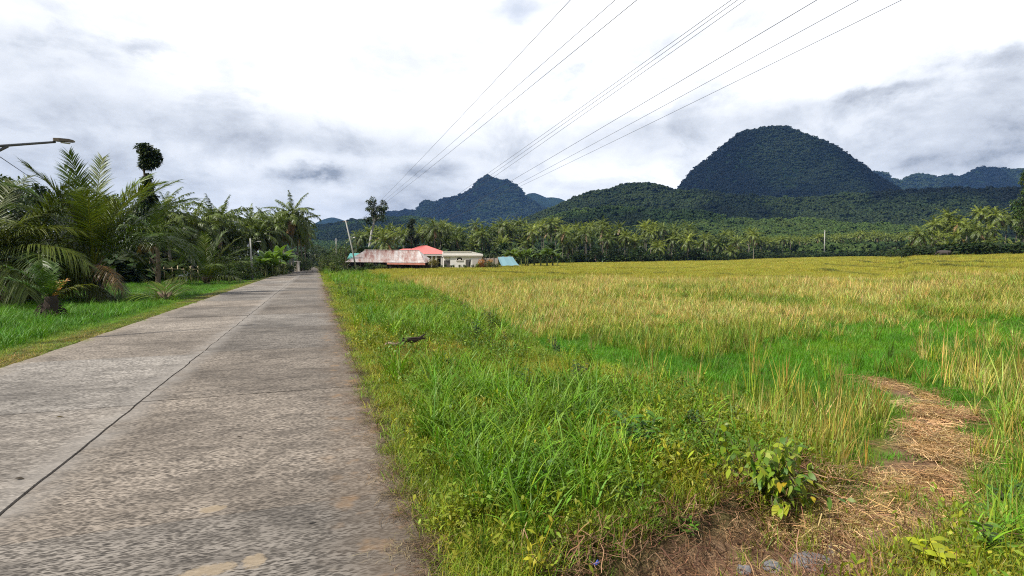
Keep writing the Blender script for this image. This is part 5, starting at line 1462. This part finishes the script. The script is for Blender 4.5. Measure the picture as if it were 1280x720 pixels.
def street_lamp():
    z0 = 5.0
    dirv = ray(90, 176); k = (z0 - CAMZ) / dirv[2]; head = np.array([dirv[0] * k, dirv[1] * k])
    dist = math.hypot(*head)
    d2 = ray(0, 182); th = math.atan2(d2[0], d2[1]); m0 = np.array([math.sin(th), math.cos(th)]) * dist * .99
    ax = (head - m0); ln = np.linalg.norm(ax); ax /= ln
    base = head - ax * (ln + 1.7)
    gzb = float(gz(base[0], base[1]))
    e = empty('street_lamp', (base[0], base[1], gzb), 'roadside lamp reaching a slim dark arm with a flat head in from the left border', 'street lamp', None, math.atan2(ax[1], ax[0]))
    LT = ln + 1.7; zz = lambda px, py: z_at(px, py, *head) - gzb
    zh = z0 - gzb; zl = z_at(0, 182.5, *m0) - gzb
    sl = (zh - zl) / ln
    def A(x): return zh - (LT - x) * sl
    mb = MB(); mb.tube([(0, 0, -.3), (0, 0, A(0) + .1)], [.11, .075], 10); mb.build('pole', M_POLE, e, smooth=True)
    hl = .33
    mb = MB(); mb.tube([(0, 0, A(0)), (LT * .5, 0, A(LT * .5)), (LT - hl, 0, A(LT - hl))], [.042, .034, .027], 8); mb.build('arm', M_METAL, e, smooth=True)
    xb = 1.7 + ln * .10
    mb = MB(); mb.tube([(.05, 0, A(0) - 1.0), (xb, 0, A(xb) - .02)], .032, 8); mb.build('brace', M_METAL, e)
    mb = MB(); x0, x1 = LT - hl, LT + .06; z = A(LT)
    pr = [(x0 - .05, .04, -.065, .01), (x0 + .05, .07, -.06, .02), (x1 - .14, .07, -.045, .03), (x1 - .04, .06, -.04, .015), (x1, .04, -.03, -.01)]
    V = []
    for x, w, lo, hi in pr: V += [(x, -w, z + lo), (x, w, z + lo), (x, w * .8, z + hi), (x, -w * .8, z + hi)]
    Q = [(i * 4 + j, i * 4 + (j + 1) % 4, i * 4 + 4 + (j + 1) % 4, i * 4 + 4 + j) for i in range(4) for j in range(4)] + [(3, 2, 1, 0), (16, 17, 18, 19)]
    mb.add(V, Q); h = mb.build('lamp_head', mat_plain('bronze_housing', (.16, .125, .085), .5, .4, .2, 8), e)
    mb = MB(); mb.box((x0 + .1, -.06, z - .085), (x1 - .1, .06, z - .072)); mb.build('lens', mat_plain('lamp_lens', (.45, .42, .35), .3, .5, .1), h)
    # service cable that drops away behind the palms
    def wp(px, py, f): d = ray(px, py); return np.array([0, 0, CAMZ]) + d / FPX * f
    pole = np.array([base[0], base[1], gzb + A(0) - .9])
    q0, q1 = wp(0, 196, 20), wp(34, 219, 30)
    t = np.linspace(0, 1, 20)[:, None]; q2 = q1 + (q1 - q0) * 1.1
    C = pole * (1 - t) + q2 * t; 
    pts_ = [pole, q0, q1, q2]
    mb = MB(); mb.tube(np.array(pts_), .014, 5); o = mb.build('service_cable', M_WIRE)
    tag(o, 'thin service cable sloping from the street lamp down behind the palms', 'cable')


street_lamp()


def power_lines():
    """each conductor hangs in a plane parallel to the road, far to the right, between poles out of view"""
    W = [((713, 0), (560, 163), 9.0), ((769, 0), (560, 183), 9.0), ((796, 0), (570, 184), 9.0),
         ((914, 0), (700, 153), 11.0), ((922, 0), (700, 158), 11.0), ((932, 0), (705, 160), 11.0),
         ((1021, 0), (760, 155), 10.5), ((1073, 0), (760, 170), 10.5), ((1127, 0), (760, 180), 10.5)]
    for i, (a, b, h) in enumerate(W):
        d = ray(*a); k = (h - CAMZ) / d[2]; P1 = np.array([d[0] * k, d[1] * k, h])
        d = ray(*b); k = P1[0] / d[0]; P2 = np.array([P1[0], d[1] * k, CAMZ + d[2] * k])
        # parabola through both points with a slight sag, carried on to a pole at either end
        L0, L1 = -28.0, 120.0
        y = np.linspace(L0, L1, 60)
        sl = (P2[2] - P1[2]) / (P2[1] - P1[1]); sag = 1.1e-4
        z = P1[2] + sl * (y - P1[1]) + sag * (y - P1[1]) * (y - P2[1])
        x = np.full_like(y, P1[0])
        mb = MB(); mb.tube(np.stack([x, y, z], -1), (.0072 if i < 3 else .0095) + (.0015 if i in (2, 6) else 0), 5)
        o = mb.build('power_line', M_WIRE)
        tag(o, LBL[i], 'power line', 'power lines over the field')


LBL = ['leftmost single power line across the sky', 'thinner middle wire of the left trio of power lines', 'right and thickest wire of the left trio of power lines',
       'left wire of the tight triple in the middle of the sky', 'centre wire of the tight triple in the middle of the sky', 'right wire of the tight triple in the middle of the sky',
       'boldest wire just right of the tight triple', 'second wire from the right, passing left of the dome mountain', 'rightmost and lowest power line, nearest the dome mountain']
power_lines()


def fence():
    a, b = stand(-60, 52), stand(246, 60)
    e = empty('bamboo_fence', a, 'low fence of one pale bamboo rail on uneven posts under the left grove', 'fence')
    d = b - a; n = 34
    zr = [z_at(-60, 336.0, a[0], a[1]) - a[2], z_at(246, 336.6, b[0], b[1]) - a[2]]
    t = np.linspace(0, 1, 24)
    mb = MB(); mb.tube(np.stack([d[0] * t, d[1] * t, zr[0] + (zr[1] - zr[0]) * t + .03 * np.sin(t * 31)], -1), .055, 6); mb.build('rail', M_BAMBOO, e, smooth=True)
    mb = MB(); tt = np.linspace(.3, .75, 10); mb.tube(np.stack([d[0] * tt, d[1] * tt - .12, zr[0] + .02 + (zr[1] - zr[0]) * tt + .06 * np.sin(tt * 20)], -1), .045, 6); mb.build('rail', M_BAMBOO, e, smooth=True)
    for k in range(n):
        q = (k + rng.uniform(-.25, .25)) / (n - 1)
        if .42 < q < .6 and k % 2: continue
        zb = float(gz(a[0] + d[0] * q, a[1] + d[1] * q)) - a[2]
        h = zr[0] + (zr[1] - zr[0]) * q + rng.uniform(.05, .5); l = rng.normal(0, .04, 2)
        mb = MB(); mb.tube([(d[0] * q, d[1] * q + .1, zb - .3), (d[0] * q + l[0], d[1] * q + .1 + l[1], h)], rng.uniform(.035, .06), 6); mb.build('post', M_BAMBOO, e, smooth=True)


fence()


def quadruped(name, loc, rz, label, cat, s, mat, body, legs, neck, head, horns=None, tail=True, ear=.1):
    e = empty(name, loc, label, cat, None, rz, s)
    me = bpy.data.meshes.new('body'); V = []; E = []; R = []
    def chain(pts_, start=None):
        last = start
        for p, r in pts_:
            V.append(p); R.append(r); i = len(V) - 1
            if last is not None: E.append((last, i))
            last = i
        return last
    ids = []
    last = None
    for p, r in body:
        V.append(p); R.append(r); ids.append(len(V) - 1)
        if last is not None: E.append((last, ids[-1]))
        last = ids[-1]
    for at_, lg in legs: chain(lg, ids[at_])
    hd = chain(neck + head, ids[-1])
    if tail: chain([((body[0][0][0] - .12, 0, body[0][0][2] - .02), .04), ((body[0][0][0] - .2, 0, body[0][0][2] - .35), .025), ((body[0][0][0] - .2, 0, body[0][0][2] - .55), .03)], ids[0])
    hp = np.array(neck[-1][0])
    for sg in (1, -1): chain([(tuple(hp + [-.03, sg * ear, .06]), .035), (tuple(hp + [-.08, sg * ear * 2.2, .04]), .015)], ids[-1] + 0 if False else V.index(neck[-1][0]))
    me.from_pydata(V, E, []); o = bpy.data.objects.new('body', me); COL.objects.link(o); o.parent = e
    md = o.modifiers.new('skin', 'SKIN'); md.use_smooth_shade = True
    sv = me.skin_vertices[0].data
    for q, r in zip(sv, R): q.radius = (r, r)
    sv[0].use_root = True
    sb = o.modifiers.new('sub', 'SUBSURF'); sb.levels = 2; sb.render_levels = 2
    me.materials.append(mat)
    if horns:
        for hpts in horns:
            mb = MB(); mb.tube(hpts, np.linspace(.05, .012, len(hpts)), 7); mb.build('horn', M_METAL, e, smooth=True)
    return e


def animals():
    p = stand(1179.5, 118)
    az = math.atan2(p[0], p[1])
    B = [((-.95, 0, 1.05), .26), ((-.6, 0, 1.08), .36), ((0, 0, 1.0), .42), ((.5, 0, 1.05), .38), ((.8, 0, 1.12), .30)]
    legs = [(1, [((-.72, .22, .75), .18), ((-.60, .22, .55), .12), ((-.74, .22, .34), .075), ((-.70, .22, .03), .075)]), (1, [((-.80, -.22, .75), .18), ((-.75, -.22, .55), .12), ((-.9, -.22, .34), .075), ((-.84, -.22, .03), .075)]),
            (3, [((.55, .22, .7), .14), ((.57, .22, .42), .08), ((.56, .22, .2), .065), ((.58, .22, .03), .075)]), (3, [((.66, -.22, .7), .14), ((.72, -.22, .42), .08), ((.70, -.22, .2), .065), ((.72, -.22, .03), .075)])]
    neck = [((1.1, 0, 1.0), .22), ((1.32, 0, .82), .19)]; head = [((1.48, 0, .6), .14), ((1.58, 0, .42), .10)]
    horns = [[(1.30, sg * .14, .96), (1.20, sg * .34, 1.05), (1.02, sg * .48, 1.12), (.85, sg * .46, 1.2)] for sg in (1, -1)]
    quadruped('water_buffalo', p, -az + rad(165), 'dark grey water buffalo grazing in the far right of the field', 'buffalo', 1.0, mat_plain('buffalo_hide', (.06, .05, .045), .8, .2, .2), B, legs, neck, head, horns)
    p = stand(228, 57.5)
    B = [((-.32, 0, .62), .10), ((-.12, 0, .62), .14), ((.1, 0, .6), .15), ((.28, 0, .64), .12)]
    legs = [(1, [((-.24, .08, .48), .07), ((-.17, .08, .36), .045), ((-.26, .08, .22), .026), ((-.24, .08, .02), .028)]), (1, [((-.27, -.08, .48), .07), ((-.22, -.08, .36), .045), ((-.31, -.08, .22), .026), ((-.29, -.08, .02), .028)]),
            (3, [((.24, .08, .45), .05), ((.24, .08, .24), .028), ((.25, .08, .02), .028)]), (3, [((.28, -.08, .45), .05), ((.3, -.08, .24), .028), ((.3, -.08, .02), .028)])]
    neck = [((.38, 0, .78), .075), ((.46, 0, .93), .065)]; head = [((.56, 0, .92), .05), ((.65, 0, .86), .032)]
    pz = p + [0, 0, .28]
    quadruped('goat', (p[0], p[1], p[2] + .02), -math.atan2(p[0], p[1]), 'white goat standing behind the right end of the bamboo fence', 'goat', 1.05, mat_plain('white_coat', (.75, .73, .70), .9, .1, .05), B, legs, neck, head, [[(.44, sg * .03, 1.0), (.40, sg * .05, 1.08), (.33, sg * .07, 1.12)] for sg in (1, -1)], ear=.05)


animals()


# ------------------------------------------------------------------ single plants and litter close to the camera
def leafy_bush():
    p = ground_at(958, 640)
    p = np.array([3.92, 3.95, float(gz(3.92, 3.95)) + .02])
    e = empty('vine_bush', p, 'bush of broad glossy yellow green leaves hanging over the cut earth bank', 'bush', None, -math.atan2(p[0], p[1]))
    st = MB(); mb = MB(); P = []; D = []; C = []
    for k in range(100):
        a = rng.uniform(0, 6.28); l = rng.uniform(.28, .66); th = rng.uniform(.15, 1.25)
        d = np.array([math.sin(th) * math.cos(a), math.sin(th) * math.sin(a) * .8, math.cos(th)])
        b = np.array([rng.normal(0, .10), rng.normal(0, .08), 0])
        q = np.stack([b, b + d * l * .5, b + d * l + [0, 0, -.10 * th]])
        st.tube(q, [.004, .003, .0015], 4, cap=False)
        for t in np.linspace(.35, 1, rng.integers(4, 7)):
            P.append(b + d * l * t + [0, 0, -.10 * th * t * t]); D.append(unit(rand_dirs(1)[0] * .8 + d * .5 + np.array([.1, -.5, -.45])))
            C.append(np.array([(.19, .28, .016), (.28, .35, .02), (.36, .38, .028), (.10, .19, .015)][rng.integers(0, 4)]) if rng.uniform() > .05 else np.array((.50, .32, .02)))
    n = len(P)
    leaves(mb, np.array(P), np.array(D), rng.uniform(.07, .125, n), rng.uniform(.038, .062, n), np.array(C), .2, 7, .35)
    st.build('stems', M_BARK, e); mb.build('foliage', M_LEAF, e)


leafy_bush()


def lance_weed(px, py, H, n, label, col, ll=.16, lw=.035, name='leafy_weed', cat='weed', spread=.9, S=6, depthz=None):
    p = ground_at(px, py)
    e = empty(name, p, label, cat, None, rng.uniform(0, 6.28))
    st = MB(); mb = MB(); P = []; D = []
    for k in range(n):
        a = rng.uniform(0, 6.28); th = rng.uniform(.05, spread * .6); l = H * rng.uniform(.6, 1.0)
        d = np.array([math.sin(th) * math.cos(a), math.sin(th) * math.sin(a), math.cos(th)]); b = np.array([rng.normal(0, .05), rng.normal(0, .05), -.02])
        st.tube(np.stack([b, b + d * l * .6, b + d * l]), [.005, .004, .002], 4, cap=False)
        m = rng.integers(6, 11)
        for i, t in enumerate(np.linspace(.35, 1, m)):
            aa = i * 2.4 + a; P.append(b + d * l * t); D.append(np.array([math.cos(aa), math.sin(aa), .35 + .5 * t]))
    k = len(P)
    leaves(mb, np.array(P), np.array(D), ll * rng.uniform(.6, 1.15, k), lw * rng.uniform(.7, 1.2, k), col, .3, S, .5)
    st.build('stem', M_BARK, e); mb.build('foliage', M_LEAF, e)
    return e


lance_weed(790, 570, .5, 13, 'dark green weed with long pointed leaves standing above the roots bank', (.06, .15, .018), .21, .042)
lance_weed(745, 545, .36, 6, 'smaller weed with pointed leaves left of the dark green one', (.06, .13, .016), .16, .03)
lance_weed(632, 432, .62, 12, 'tall weed with small yellow leaves beside the rice stubble', (.24, .24, .02), .10, .035)
lance_weed(596, 425, .7, 10, 'tall dark green weed left of the yellow leaved one', (.04, .09, .015), .12, .04)
lance_weed(858, 668, .16, 5, 'small bright star leaved seedling on the edge of the dirt bank', (.09, .20, .012), .085, .032)
lance_weed(795, 628, .2, 6, 'fresh green seedling on top of the roots bank', (.10, .21, .014), .10, .036)
lance_weed(890, 560, .4, 8, 'yellow green weed with short leaves left of the hanging vine bush', (.17, .21, .014), .10, .03)
lance_weed(545, 395, .8, 9, 'yellowish weed standing tall in the verge behind the debris', (.20, .20, .02), .09, .03)
lance_weed(1165, 715, .22, 7, 'yellow leaved plant at the bottom of the dirt path', (.34, .36, .015), .17, .055, S=7)
lance_weed(1240, 700, .30, 6, 'green leaved plant right of the yellow one at the bottom border', (.10, .19, .015), .16, .04)
lance_weed(1110, 700, .12, 4, 'tiny yellow seedling at the left of the bottom yellow plant', (.45, .36, .02), .10, .04)
lance_weed(440, 372, .9, 10, 'dark leafy weed close to the right road edge', (.035, .075, .014), .14, .05)
lance_weed(425, 365, .8, 8, 'dark leafy weed hugging the road edge further on', (.04, .08, .014), .14, .05)


for px, py, H, n, lb, c in ((612, 412, .75, 11, 'dark shrubby weed just left of the yellow leaved one', (.03, .065, .013)), (694, 448, .6, 11, 'dark leafy weed between the field edge and the yellow leaved one', (.035, .075, .014)),
                            (725, 486, .5, 10, 'deep green bushy weed near the middle of the verge', (.04, .085, .014)), (560, 468, .4, 9, 'low dark weed in the middle of the grass swathe', (.035, .08, .014)), (655, 492, .45, 9, 'small dark weed left of the deep green bushy one', (.04, .085, .014)),
                            (865, 545, .4, 10, 'dark bushy weed left of and behind the hanging vine bush', (.04, .085, .014)), (915, 535, .35, 9, 'lighter bushy weed right behind the hanging vine bush', (.12, .18, .015)), (500, 415, .5, 8, 'dark green weed near the dead palm sheath', (.04, .08, .014)),
                            (585, 395, .8, 10, 'far dark weed at the field edge of the verge', (.035, .07, .013)), (535, 372, .9, 10, 'far yellowish weed on the verge towards the houses', (.15, .16, .02)), (1215, 655, .25, 8, 'broad leaved green weed beside the straw path', (.07, .15, .014)), (1262, 640, .35, 9, 'dark weed at the right border beside the path', (.04, .10, .014))):
    lance_weed(px, py, H, n, lb, c, .11, .042)


def grass_plant(px, py, H, n, label, col, width=.012, lean=(.05, .5), bend=(.3, 1.5), name='grass_clump', cat='grass clump', cv=.25, spread=.05):
    p = ground_at(px, py); mb = MB()
    blades(mb, n, H, spread, width, lean, bend, 7, col, cv, (.5, 1.05))
    o = mb.build(name, M_LEAF, None, p)
    return tag(o, label, cat)


grass_plant(826, 585, .42, 14, 'single tuft of wide upright green blades behind the hanging vine bush', (.10, .18, .015), .020, (.02, .6), (.3, 1.6))
grass_plant(672, 620, .48, 16, 'arching long bladed tuft at the lower middle of the verge', (.11, .18, .014), .016)
grass_plant(610, 560, .62, 34, 'largest bright green grass clump on the verge', (.10, .22, .012), .014, spread=.12)
grass_plant(655, 545, .62, 30, 'bright clump with one pale bent blade right of the largest clump', (.11, .21, .014), .014, spread=.12)
grass_plant(700, 585, .4, 22, 'low arching clump in front of the dark pointed weed', (.085, .19, .012), .013, spread=.1)
grass_plant(530, 620, .3, 20, 'slender clump at the road edge in the foreground', (.12, .17, .015), .008, (.05, .3), (.1, .8))
grass_plant(590, 700, .3, 26, 'tufted clump in the bottom foreground beside the road', (.10, .17, .014), .010, spread=.09)
for px, py, H, n, lb, c, w in ((853, 437, .55, 22, 'pale dry stalks fanned out in the green patch', (.42, .34, .10), .010), (934, 438, .85, 44, 'tall brown green stalk bundle right of the pale fan', (.22, .18, .06), .010),
                               (958, 440, .55, 18, 'shorter brown stalk bundle beside the tall one', (.26, .19, .08), .009), (1050, 482, .75, 30, 'straw coloured upright bundle in front of the vivid green patch', (.36, .27, .10), .010),
                               (1133, 462, .75, 34, 'dark green upright bundle left of the bleached stubble', (.11, .14, .02), .010), (1155, 452, .62, 40, 'bleached pale stubble tussock', (.50, .40, .20), .011), (1185, 448, .5, 36, 'second bleached tussock right of the first', (.48, .37, .18), .011),
                               (1226, 470, .55, 30, 'dark rotten stubble stump beside bright grass', (.05, .045, .02), .014), (1112, 452, .7, 26, 'dark thin upright weed in the stubble', (.06, .09, .02), .012), (740, 440, .65, 24, 'dry brown stalks at the near edge of the field', (.28, .21, .08), .009),
                               (705, 408, .8, 30, 'brown stalk bundle beside the green patch', (.24, .19, .06), .010), (800, 490, .5, 24, 'yellowed tuft on the verge behind the weeds', (.34, .27, .04), .009), (1275, 470, .8, 30, 'tall mixed stalks at the right border', (.24, .22, .06), .010)):
    grass_plant(px, py, H, n, lb, c, w, (.0, .35), (.0, .4), 'stalk_bundle', 'stalks', .3, .09)


def litter():
    # curled dead palm spathe lying on the verge
    p = ground_at(515, 442); p[2] += .23
    e = empty('dead_palm_sheath', p, 'curled dark dead palm sheath lying across the verge grass', 'dead leaf', None, rad(12), .95)
    u = np.linspace(0, 1, 14); v = np.linspace(-1, 1, 9)
    for nm, off, L, w, rz, c0 in (('sheath', (.0, .0, .03), .62, .12, rad(8), (.075, .05, .04)), ('torn_end', (-.42, -.10, .0), .42, .10, rad(-10), (.42, .31, .22))):
        U, Vv = np.meshgrid(u, v, indexing='ij')
        wd = w * np.sin(PI * np.clip(U, .06, .94)) ** .6
        ang = Vv * 2.0
        X = (U - .5) * L; Y = wd * np.sin(ang) ; Z = wd * .8 * (1 - np.cos(ang)) * .6 + .10 * (U - .5) ** 2 + .02 * np.sin(U * 9)
        c, s_ = math.cos(rz), math.sin(rz)
        Pp = np.stack([X * c - Y * s_ + off[0], X * s_ + Y * c + off[1], Z + off[2]], -1)
        i = np.arange(13)[:, None] * 9 + np.arange(8)[None]; Q = np.stack([i, i + 9, i + 10, i + 1], -1).reshape(-1, 4)
        mb = MB(); mb.add(Pp.reshape(-1, 3), Q); mb.add(Pp.reshape(-1, 3) + [0, 0, -.012], Q[:, ::-1])
        m = mat_plain(nm + '_fibre', c0, .8, .2, .5, 9, .6)
        mb.build(nm, m, e, smooth=True)
    mb = MB(); mb.tube([(-.3, -.06, .05), (-.1, 0, .1), (.2, .06, .08), (.36, .1, .16)], [.02, .03, .03, .012], 6); mb.build('stalk', M_DARKW, e, smooth=True)
    # broken concrete at the ditch mouth
    M_ROCK = mat_plain('grey_stone', (.17, .165, .17), .95, .1, .3, 14, .9)
    for px, py, sx, sy, sz, lb in ((1012, 706, .16, .11, .06, 'largest flat grey stone in the ditch mouth at the bottom border'), (965, 712, .07, .06, .05, 'small bluish stone left of the flat grey stone'),
                                   (1042, 694, .09, .05, .04, 'pale pointed stone right of the flat grey stone'), (930, 716, .05, .04, .045, 'white chip of stone at the bottom edge of the bank')):
        p = ground_at(px, py)
        import bmesh
        bm = bmesh.new(); bmesh.ops.create_icosphere(bm, subdivisions=3, radius=1)
        for q in bm.verts:
            k = 1 + .35 * (float(fbm(q.co.x * 1.7 + px, q.co.y * 1.7 + q.co.z * 2, 5)) - .5) * 2
            q.co = (q.co.x * sx * k, q.co.y * sy * k, max(-.4, min(.75, q.co.z)) * sz * k)
        me = bpy.data.meshes.new('stone'); bm.to_mesh(me); bm.free(); me.materials.append(M_ROCK)
        o = bpy.data.objects.new('stone', me); COL.objects.link(o); o.location = (p[0], p[1], p[2] + sz * .3); o.rotation_euler = (0.1, 0, rng.uniform(0, 3))
        tag(o, lb, 'stone')
    p = ground_at(744, 714)
    mb = MB(); U = np.linspace(0, 1, 6)
    C = np.stack([(U - .5) * .07, .01 * np.sin(U * 7), .03 + .012 * np.cos(U * 8)], -1)[None]; W = np.tile(np.array([[[0, .012, .004]]]), (1, 6, 1)); mb.strips(C, W)
    tag(mb.build('plastic_scrap', mat_plain('blue_plastic', (.03, .08, .40), .4, .5, .1), None, p + [0, 0, .03]), 'tiny scrap of blue plastic among the dead roots', 'litter')
    # dead leaves and pebbles scattered on the concrete
    for px, py, sz, c, lb in ((296, 548, .035, (.05, .035, .025), 'dark dead leaf on the right lane of the road'), (18, 600, .05, (.05, .04, .03), 'dark twig leaf on the left lane near the border'), (433, 443, .06, (.5, .46, .4), 'pale flake lying near the right road edge'),
                              (468, 523, .05, (.10, .06, .03), 'brown curled leaf against the grass edge'), (70, 523, .05, (.09, .07, .05), 'thin twig on the left lane'), (383, 655, .04, (.07, .06, .05), 'dark chip beside the transverse crack')):
        x, y = flat_at(px, py); mb = MB()
        leaves(mb, np.array([[0, 0, .012]]), np.array([[1.0, .3, .15]]), sz * 1.6, sz * .7, c, .1, 6, .35)
        o = mb.build('fallen_leaf', M_LEAF, None, (x, y, .004)); o.rotation_euler = (0, 0, rng.uniform(-.4, .4)); tag(o, lb, 'leaf')


litter()


# ------------------------------------------------------------------ air
def haze():
    mb = MB(); mb.box((-5600, -5600, -3.0), (5600, 5600, 470))
    m = bpy.data.materials.new('air'); m.use_nodes = True; nt = m.node_tree
    for n in list(nt.nodes): nt.nodes.remove(n)
    out = nt.nodes.new('ShaderNodeOutputMaterial'); v = nt.nodes.new('ShaderNodeVolumePrincipled')
    v.inputs['Color'].default_value = (.21, .44, .95, 1); v.inputs['Density'].default_value = 6.4e-5; v.inputs['Anisotropy'].default_value = 0.0
    nt.links.new(v.outputs[0], out.inputs['Volume'])
    o = mb.build('haze', m); tag(o, 'thin bluish air that fades the far mountains', 'haze', kind='stuff')


haze()


# ------------------------------------------------------------------ sky and sun
SUN_EL, SUN_AZ = rad(50), rad(-103)      # bearing measured clockwise from +Y: high on the left


def sky():
    w = bpy.data.worlds.new('World'); SC.world = w; w.use_nodes = True
    nt = w.node_tree; g = NT(nt)
    for n in list(nt.nodes): nt.nodes.remove(n)
    out = g.n('ShaderNodeOutputWorld')
    st = g.n('ShaderNodeTexSky'); st.sky_type = 'NISHITA'; st.sun_disc = False
    st.sun_elevation = SUN_EL; st.sun_rotation = SUN_AZ
    b1 = g.n('ShaderNodeBackground'); b1.inputs[1].default_value = .12; nt.links.new(st.outputs[0], b1.inputs[0])
    v = g.n('ShaderNodeTexCoord').outputs['Generated']
    sp = g.n('ShaderNodeSeparateXYZ'); nt.links.new(v, sp.inputs[0]); X, Y, Z = sp.outputs
    zc = g.math('ADD', g.math('MAXIMUM', Z, 0.0), .14)
    cb = g.n('ShaderNodeCombineXYZ'); g.put(cb.inputs[0], g.math('DIVIDE', X, zc)); g.put(cb.inputs[1], g.math('DIVIDE', Y, zc))
    P = cb.outputs[0]
    n1 = g.noise(P, .9, 7, .58, .3); n2 = g.noise(P, 2.6, 6, .6, .2)
    dn = g.n('ShaderNodeMapping'); nt.links.new(v, dn.inputs[0]); dn.inputs['Scale'].default_value = (1, 1, 1.8)
    na = g.noise(dn.outputs[0], 5.5, 7, .62, .3); nb = g.noise(dn.outputs[0], 14, 6, .6)
    wx = g.math('SUBTRACT', g.noise(dn.outputs[0], 4.2, 5, .6), .5); wy = g.math('SUBTRACT', g.noise(dn.outputs[0], 4.9, 5, .6, .1), .5)
    az = g.math('ADD', g.math('ARCTAN2', X, Y), g.math('MULTIPLY', wx, .20))
    el = g.math('ADD', g.math('ARCSINE', Z), g.math('MULTIPLY', wy, .10))
    wz = g.math('SUBTRACT', nb, .5)
    az2 = g.math('ADD', g.math('ARCTAN2', X, Y), g.math('MULTIPLY', wz, .10)); el2 = g.math('ADD', g.math('ARCSINE', Z), g.math('MULTIPLY', g.math('SUBTRACT', g.noise(dn.outputs[0], 19, 5, .6), .5), .045))
    tot = None
    for (px, py, sx, sy, s) in CLOUDS:
        d = ray(px, py); a0 = math.atan2(d[0], d[1]); e0 = math.atan2(d[2], math.hypot(d[0], d[1]))
        sa = sx / FPX; se = sy / FPX
        A_, E_ = (az2, el2) if sx < 60 else (az, el)
        q = g.math('ADD', g.math('POWER', g.math('ABSOLUTE', g.math('DIVIDE', g.math('SUBTRACT', A_, a0), sa)), 2.0), g.math('POWER', g.math('ABSOLUTE', g.math('DIVIDE', g.math('SUBTRACT', E_, e0), se)), 2.0))
        L = g.math('MULTIPLY', g.math('EXPONENT', g.math('MULTIPLY', q, -1.0)), s)
        tot = L if tot is None else g.math('ADD', tot, L)
    tex = g.math('ADD', g.math('MULTIPLY', na, .9), g.math('MULTIPLY', nb, .5))        # about .7 on average
    low = g.maprange(Z, .02, .26, .16, 0)
    dark = g.math('MULTIPLY', g.math('ADD', tot, low), g.maprange(tex, .46, .94, .36, 1.16))
    back = g.math('MAXIMUM', g.maprange(Z, .42, .7, 0, 1), g.maprange(Y, .15, -.25, 0, 1))
    rest = g.math('MULTIPLY', g.maprange(n1, .40, .65, .7, 1.0), back)      # dark cloud added to the unseen sky overhead and behind, lowering fill light
    dark = g.math('ADD', g.math('ADD', dark, rest), g.maprange(na, .50, .72, 0, .30))
    dark = g.math('MINIMUM', dark, 1.0)
    col = g.ramp(dark, [(0, (1.06, 1.065, 1.08)), (.16, (.85, .868, .90)), (.45, (.62, .65, .70)), (.75, (.45, .475, .525)), (1, (.27, .295, .34))])
    b2 = g.n('ShaderNodeBackground'); nt.links.new(col, b2.inputs[0]); b2.inputs[1].default_value = 1.0
    # thin gaps of blue
    gap = None
    for (px, py, sx, sy, s) in ((632, 14, 30, 14, .45), (705, 95, 60, 30, .16), (400, 95, 30, 20, .1)):
        d = ray(px, py); a0 = math.atan2(d[0], d[1]); e0 = math.atan2(d[2], math.hypot(d[0], d[1]))
        q = g.math('ADD', g.math('POWER', g.math('ABSOLUTE', g.math('DIVIDE', g.math('SUBTRACT', az, a0), sx / FPX)), 2.0), g.math('POWER', g.math('ABSOLUTE', g.math('DIVIDE', g.math('SUBTRACT', el, e0), sy / FPX)), 2.0))
        L = g.math('MULTIPLY', g.math('EXPONENT', g.math('MULTIPLY', q, -1.0)), s)
        gap = L if gap is None else g.math('ADD', gap, L)
    mx = g.n('ShaderNodeMixShader'); g.put(mx.inputs[0], g.math('SUBTRACT', 1.0, g.math('ADD', gap, .04)))
    nt.links.new(b1.outputs[0], mx.inputs[1]); nt.links.new(b2.outputs[0], mx.inputs[2]); nt.links.new(mx.outputs[0], out.inputs[0])
    s = bpy.data.lights.new('sun', 'SUN'); s.energy = 5.0; s.angle = rad(2.0); s.color = (1, .955, .88)
    o = bpy.data.objects.new('sun', s); COL.objects.link(o)
    o.rotation_euler = (PI / 2 - SUN_EL, 0, -SUN_AZ + PI)


CLOUDS = [(330, 162, 220, 26, .42), (420, 183, 120, 12, .36), (10, 50, 60, 40, .40), (20, 140, 130, 45, .38), (100, 75, 50, 13, .22), (190, 60, 26, 7, .5),
          (300, 245, 240, 30, .42), (100, 215, 140, 34, .25), (397, 217, 36, 9, 1.1), (410, 212, 16, 8, .6), (545, 238, 110, 34, .5), (525, 212, 32, 9, .6), (560, 214, 22, 9, .5), (640, 220, 30, 8, .4), (700, 190, 120, 18, .34), (840, 163, 130, 20, .48), (960, 138, 95, 14, .42),
          (1170, 165, 130, 34, .50), (1250, 73, 46, 8, .6), (1110, 116, 52, 6, .6), (1215, 200, 120, 16, .55), (670, 8, 60, 10, .2), (800, 60, 90, 12, .18), (980, 35, 120, 22, .16), (1280, 140, 80, 40, .25)]
sky()

# ------------------------------------------------------------------ render settings
SC.render.engine = 'CYCLES'
cy = SC.cycles
cy.max_bounces = 6; cy.diffuse_bounces = 3; cy.glossy_bounces = 2; cy.transmission_bounces = 3; cy.transparent_max_bounces = 4; cy.volume_bounces = 0
cy.caustics_reflective = False; cy.caustics_refractive = False
cy.use_adaptive_sampling = True; cy.adaptive_threshold = .006
cy.use_denoising = False; cy.pixel_filter_type = 'BLACKMAN_HARRIS'; cy.filter_width = 1.1
try:
    cy.denoiser = 'OPENIMAGEDENOISE'; cy.denoising_input_passes = 'RGB_ALBEDO_NORMAL'
except Exception: pass
cy.sample_clamp_indirect = 6
SC.view_settings.view_transform = 'Standard'; SC.view_settings.look = 'None'
SC.view_settings.exposure = 0.36; SC.view_settings.gamma = 1
SC.view_settings.use_curve_mapping = False
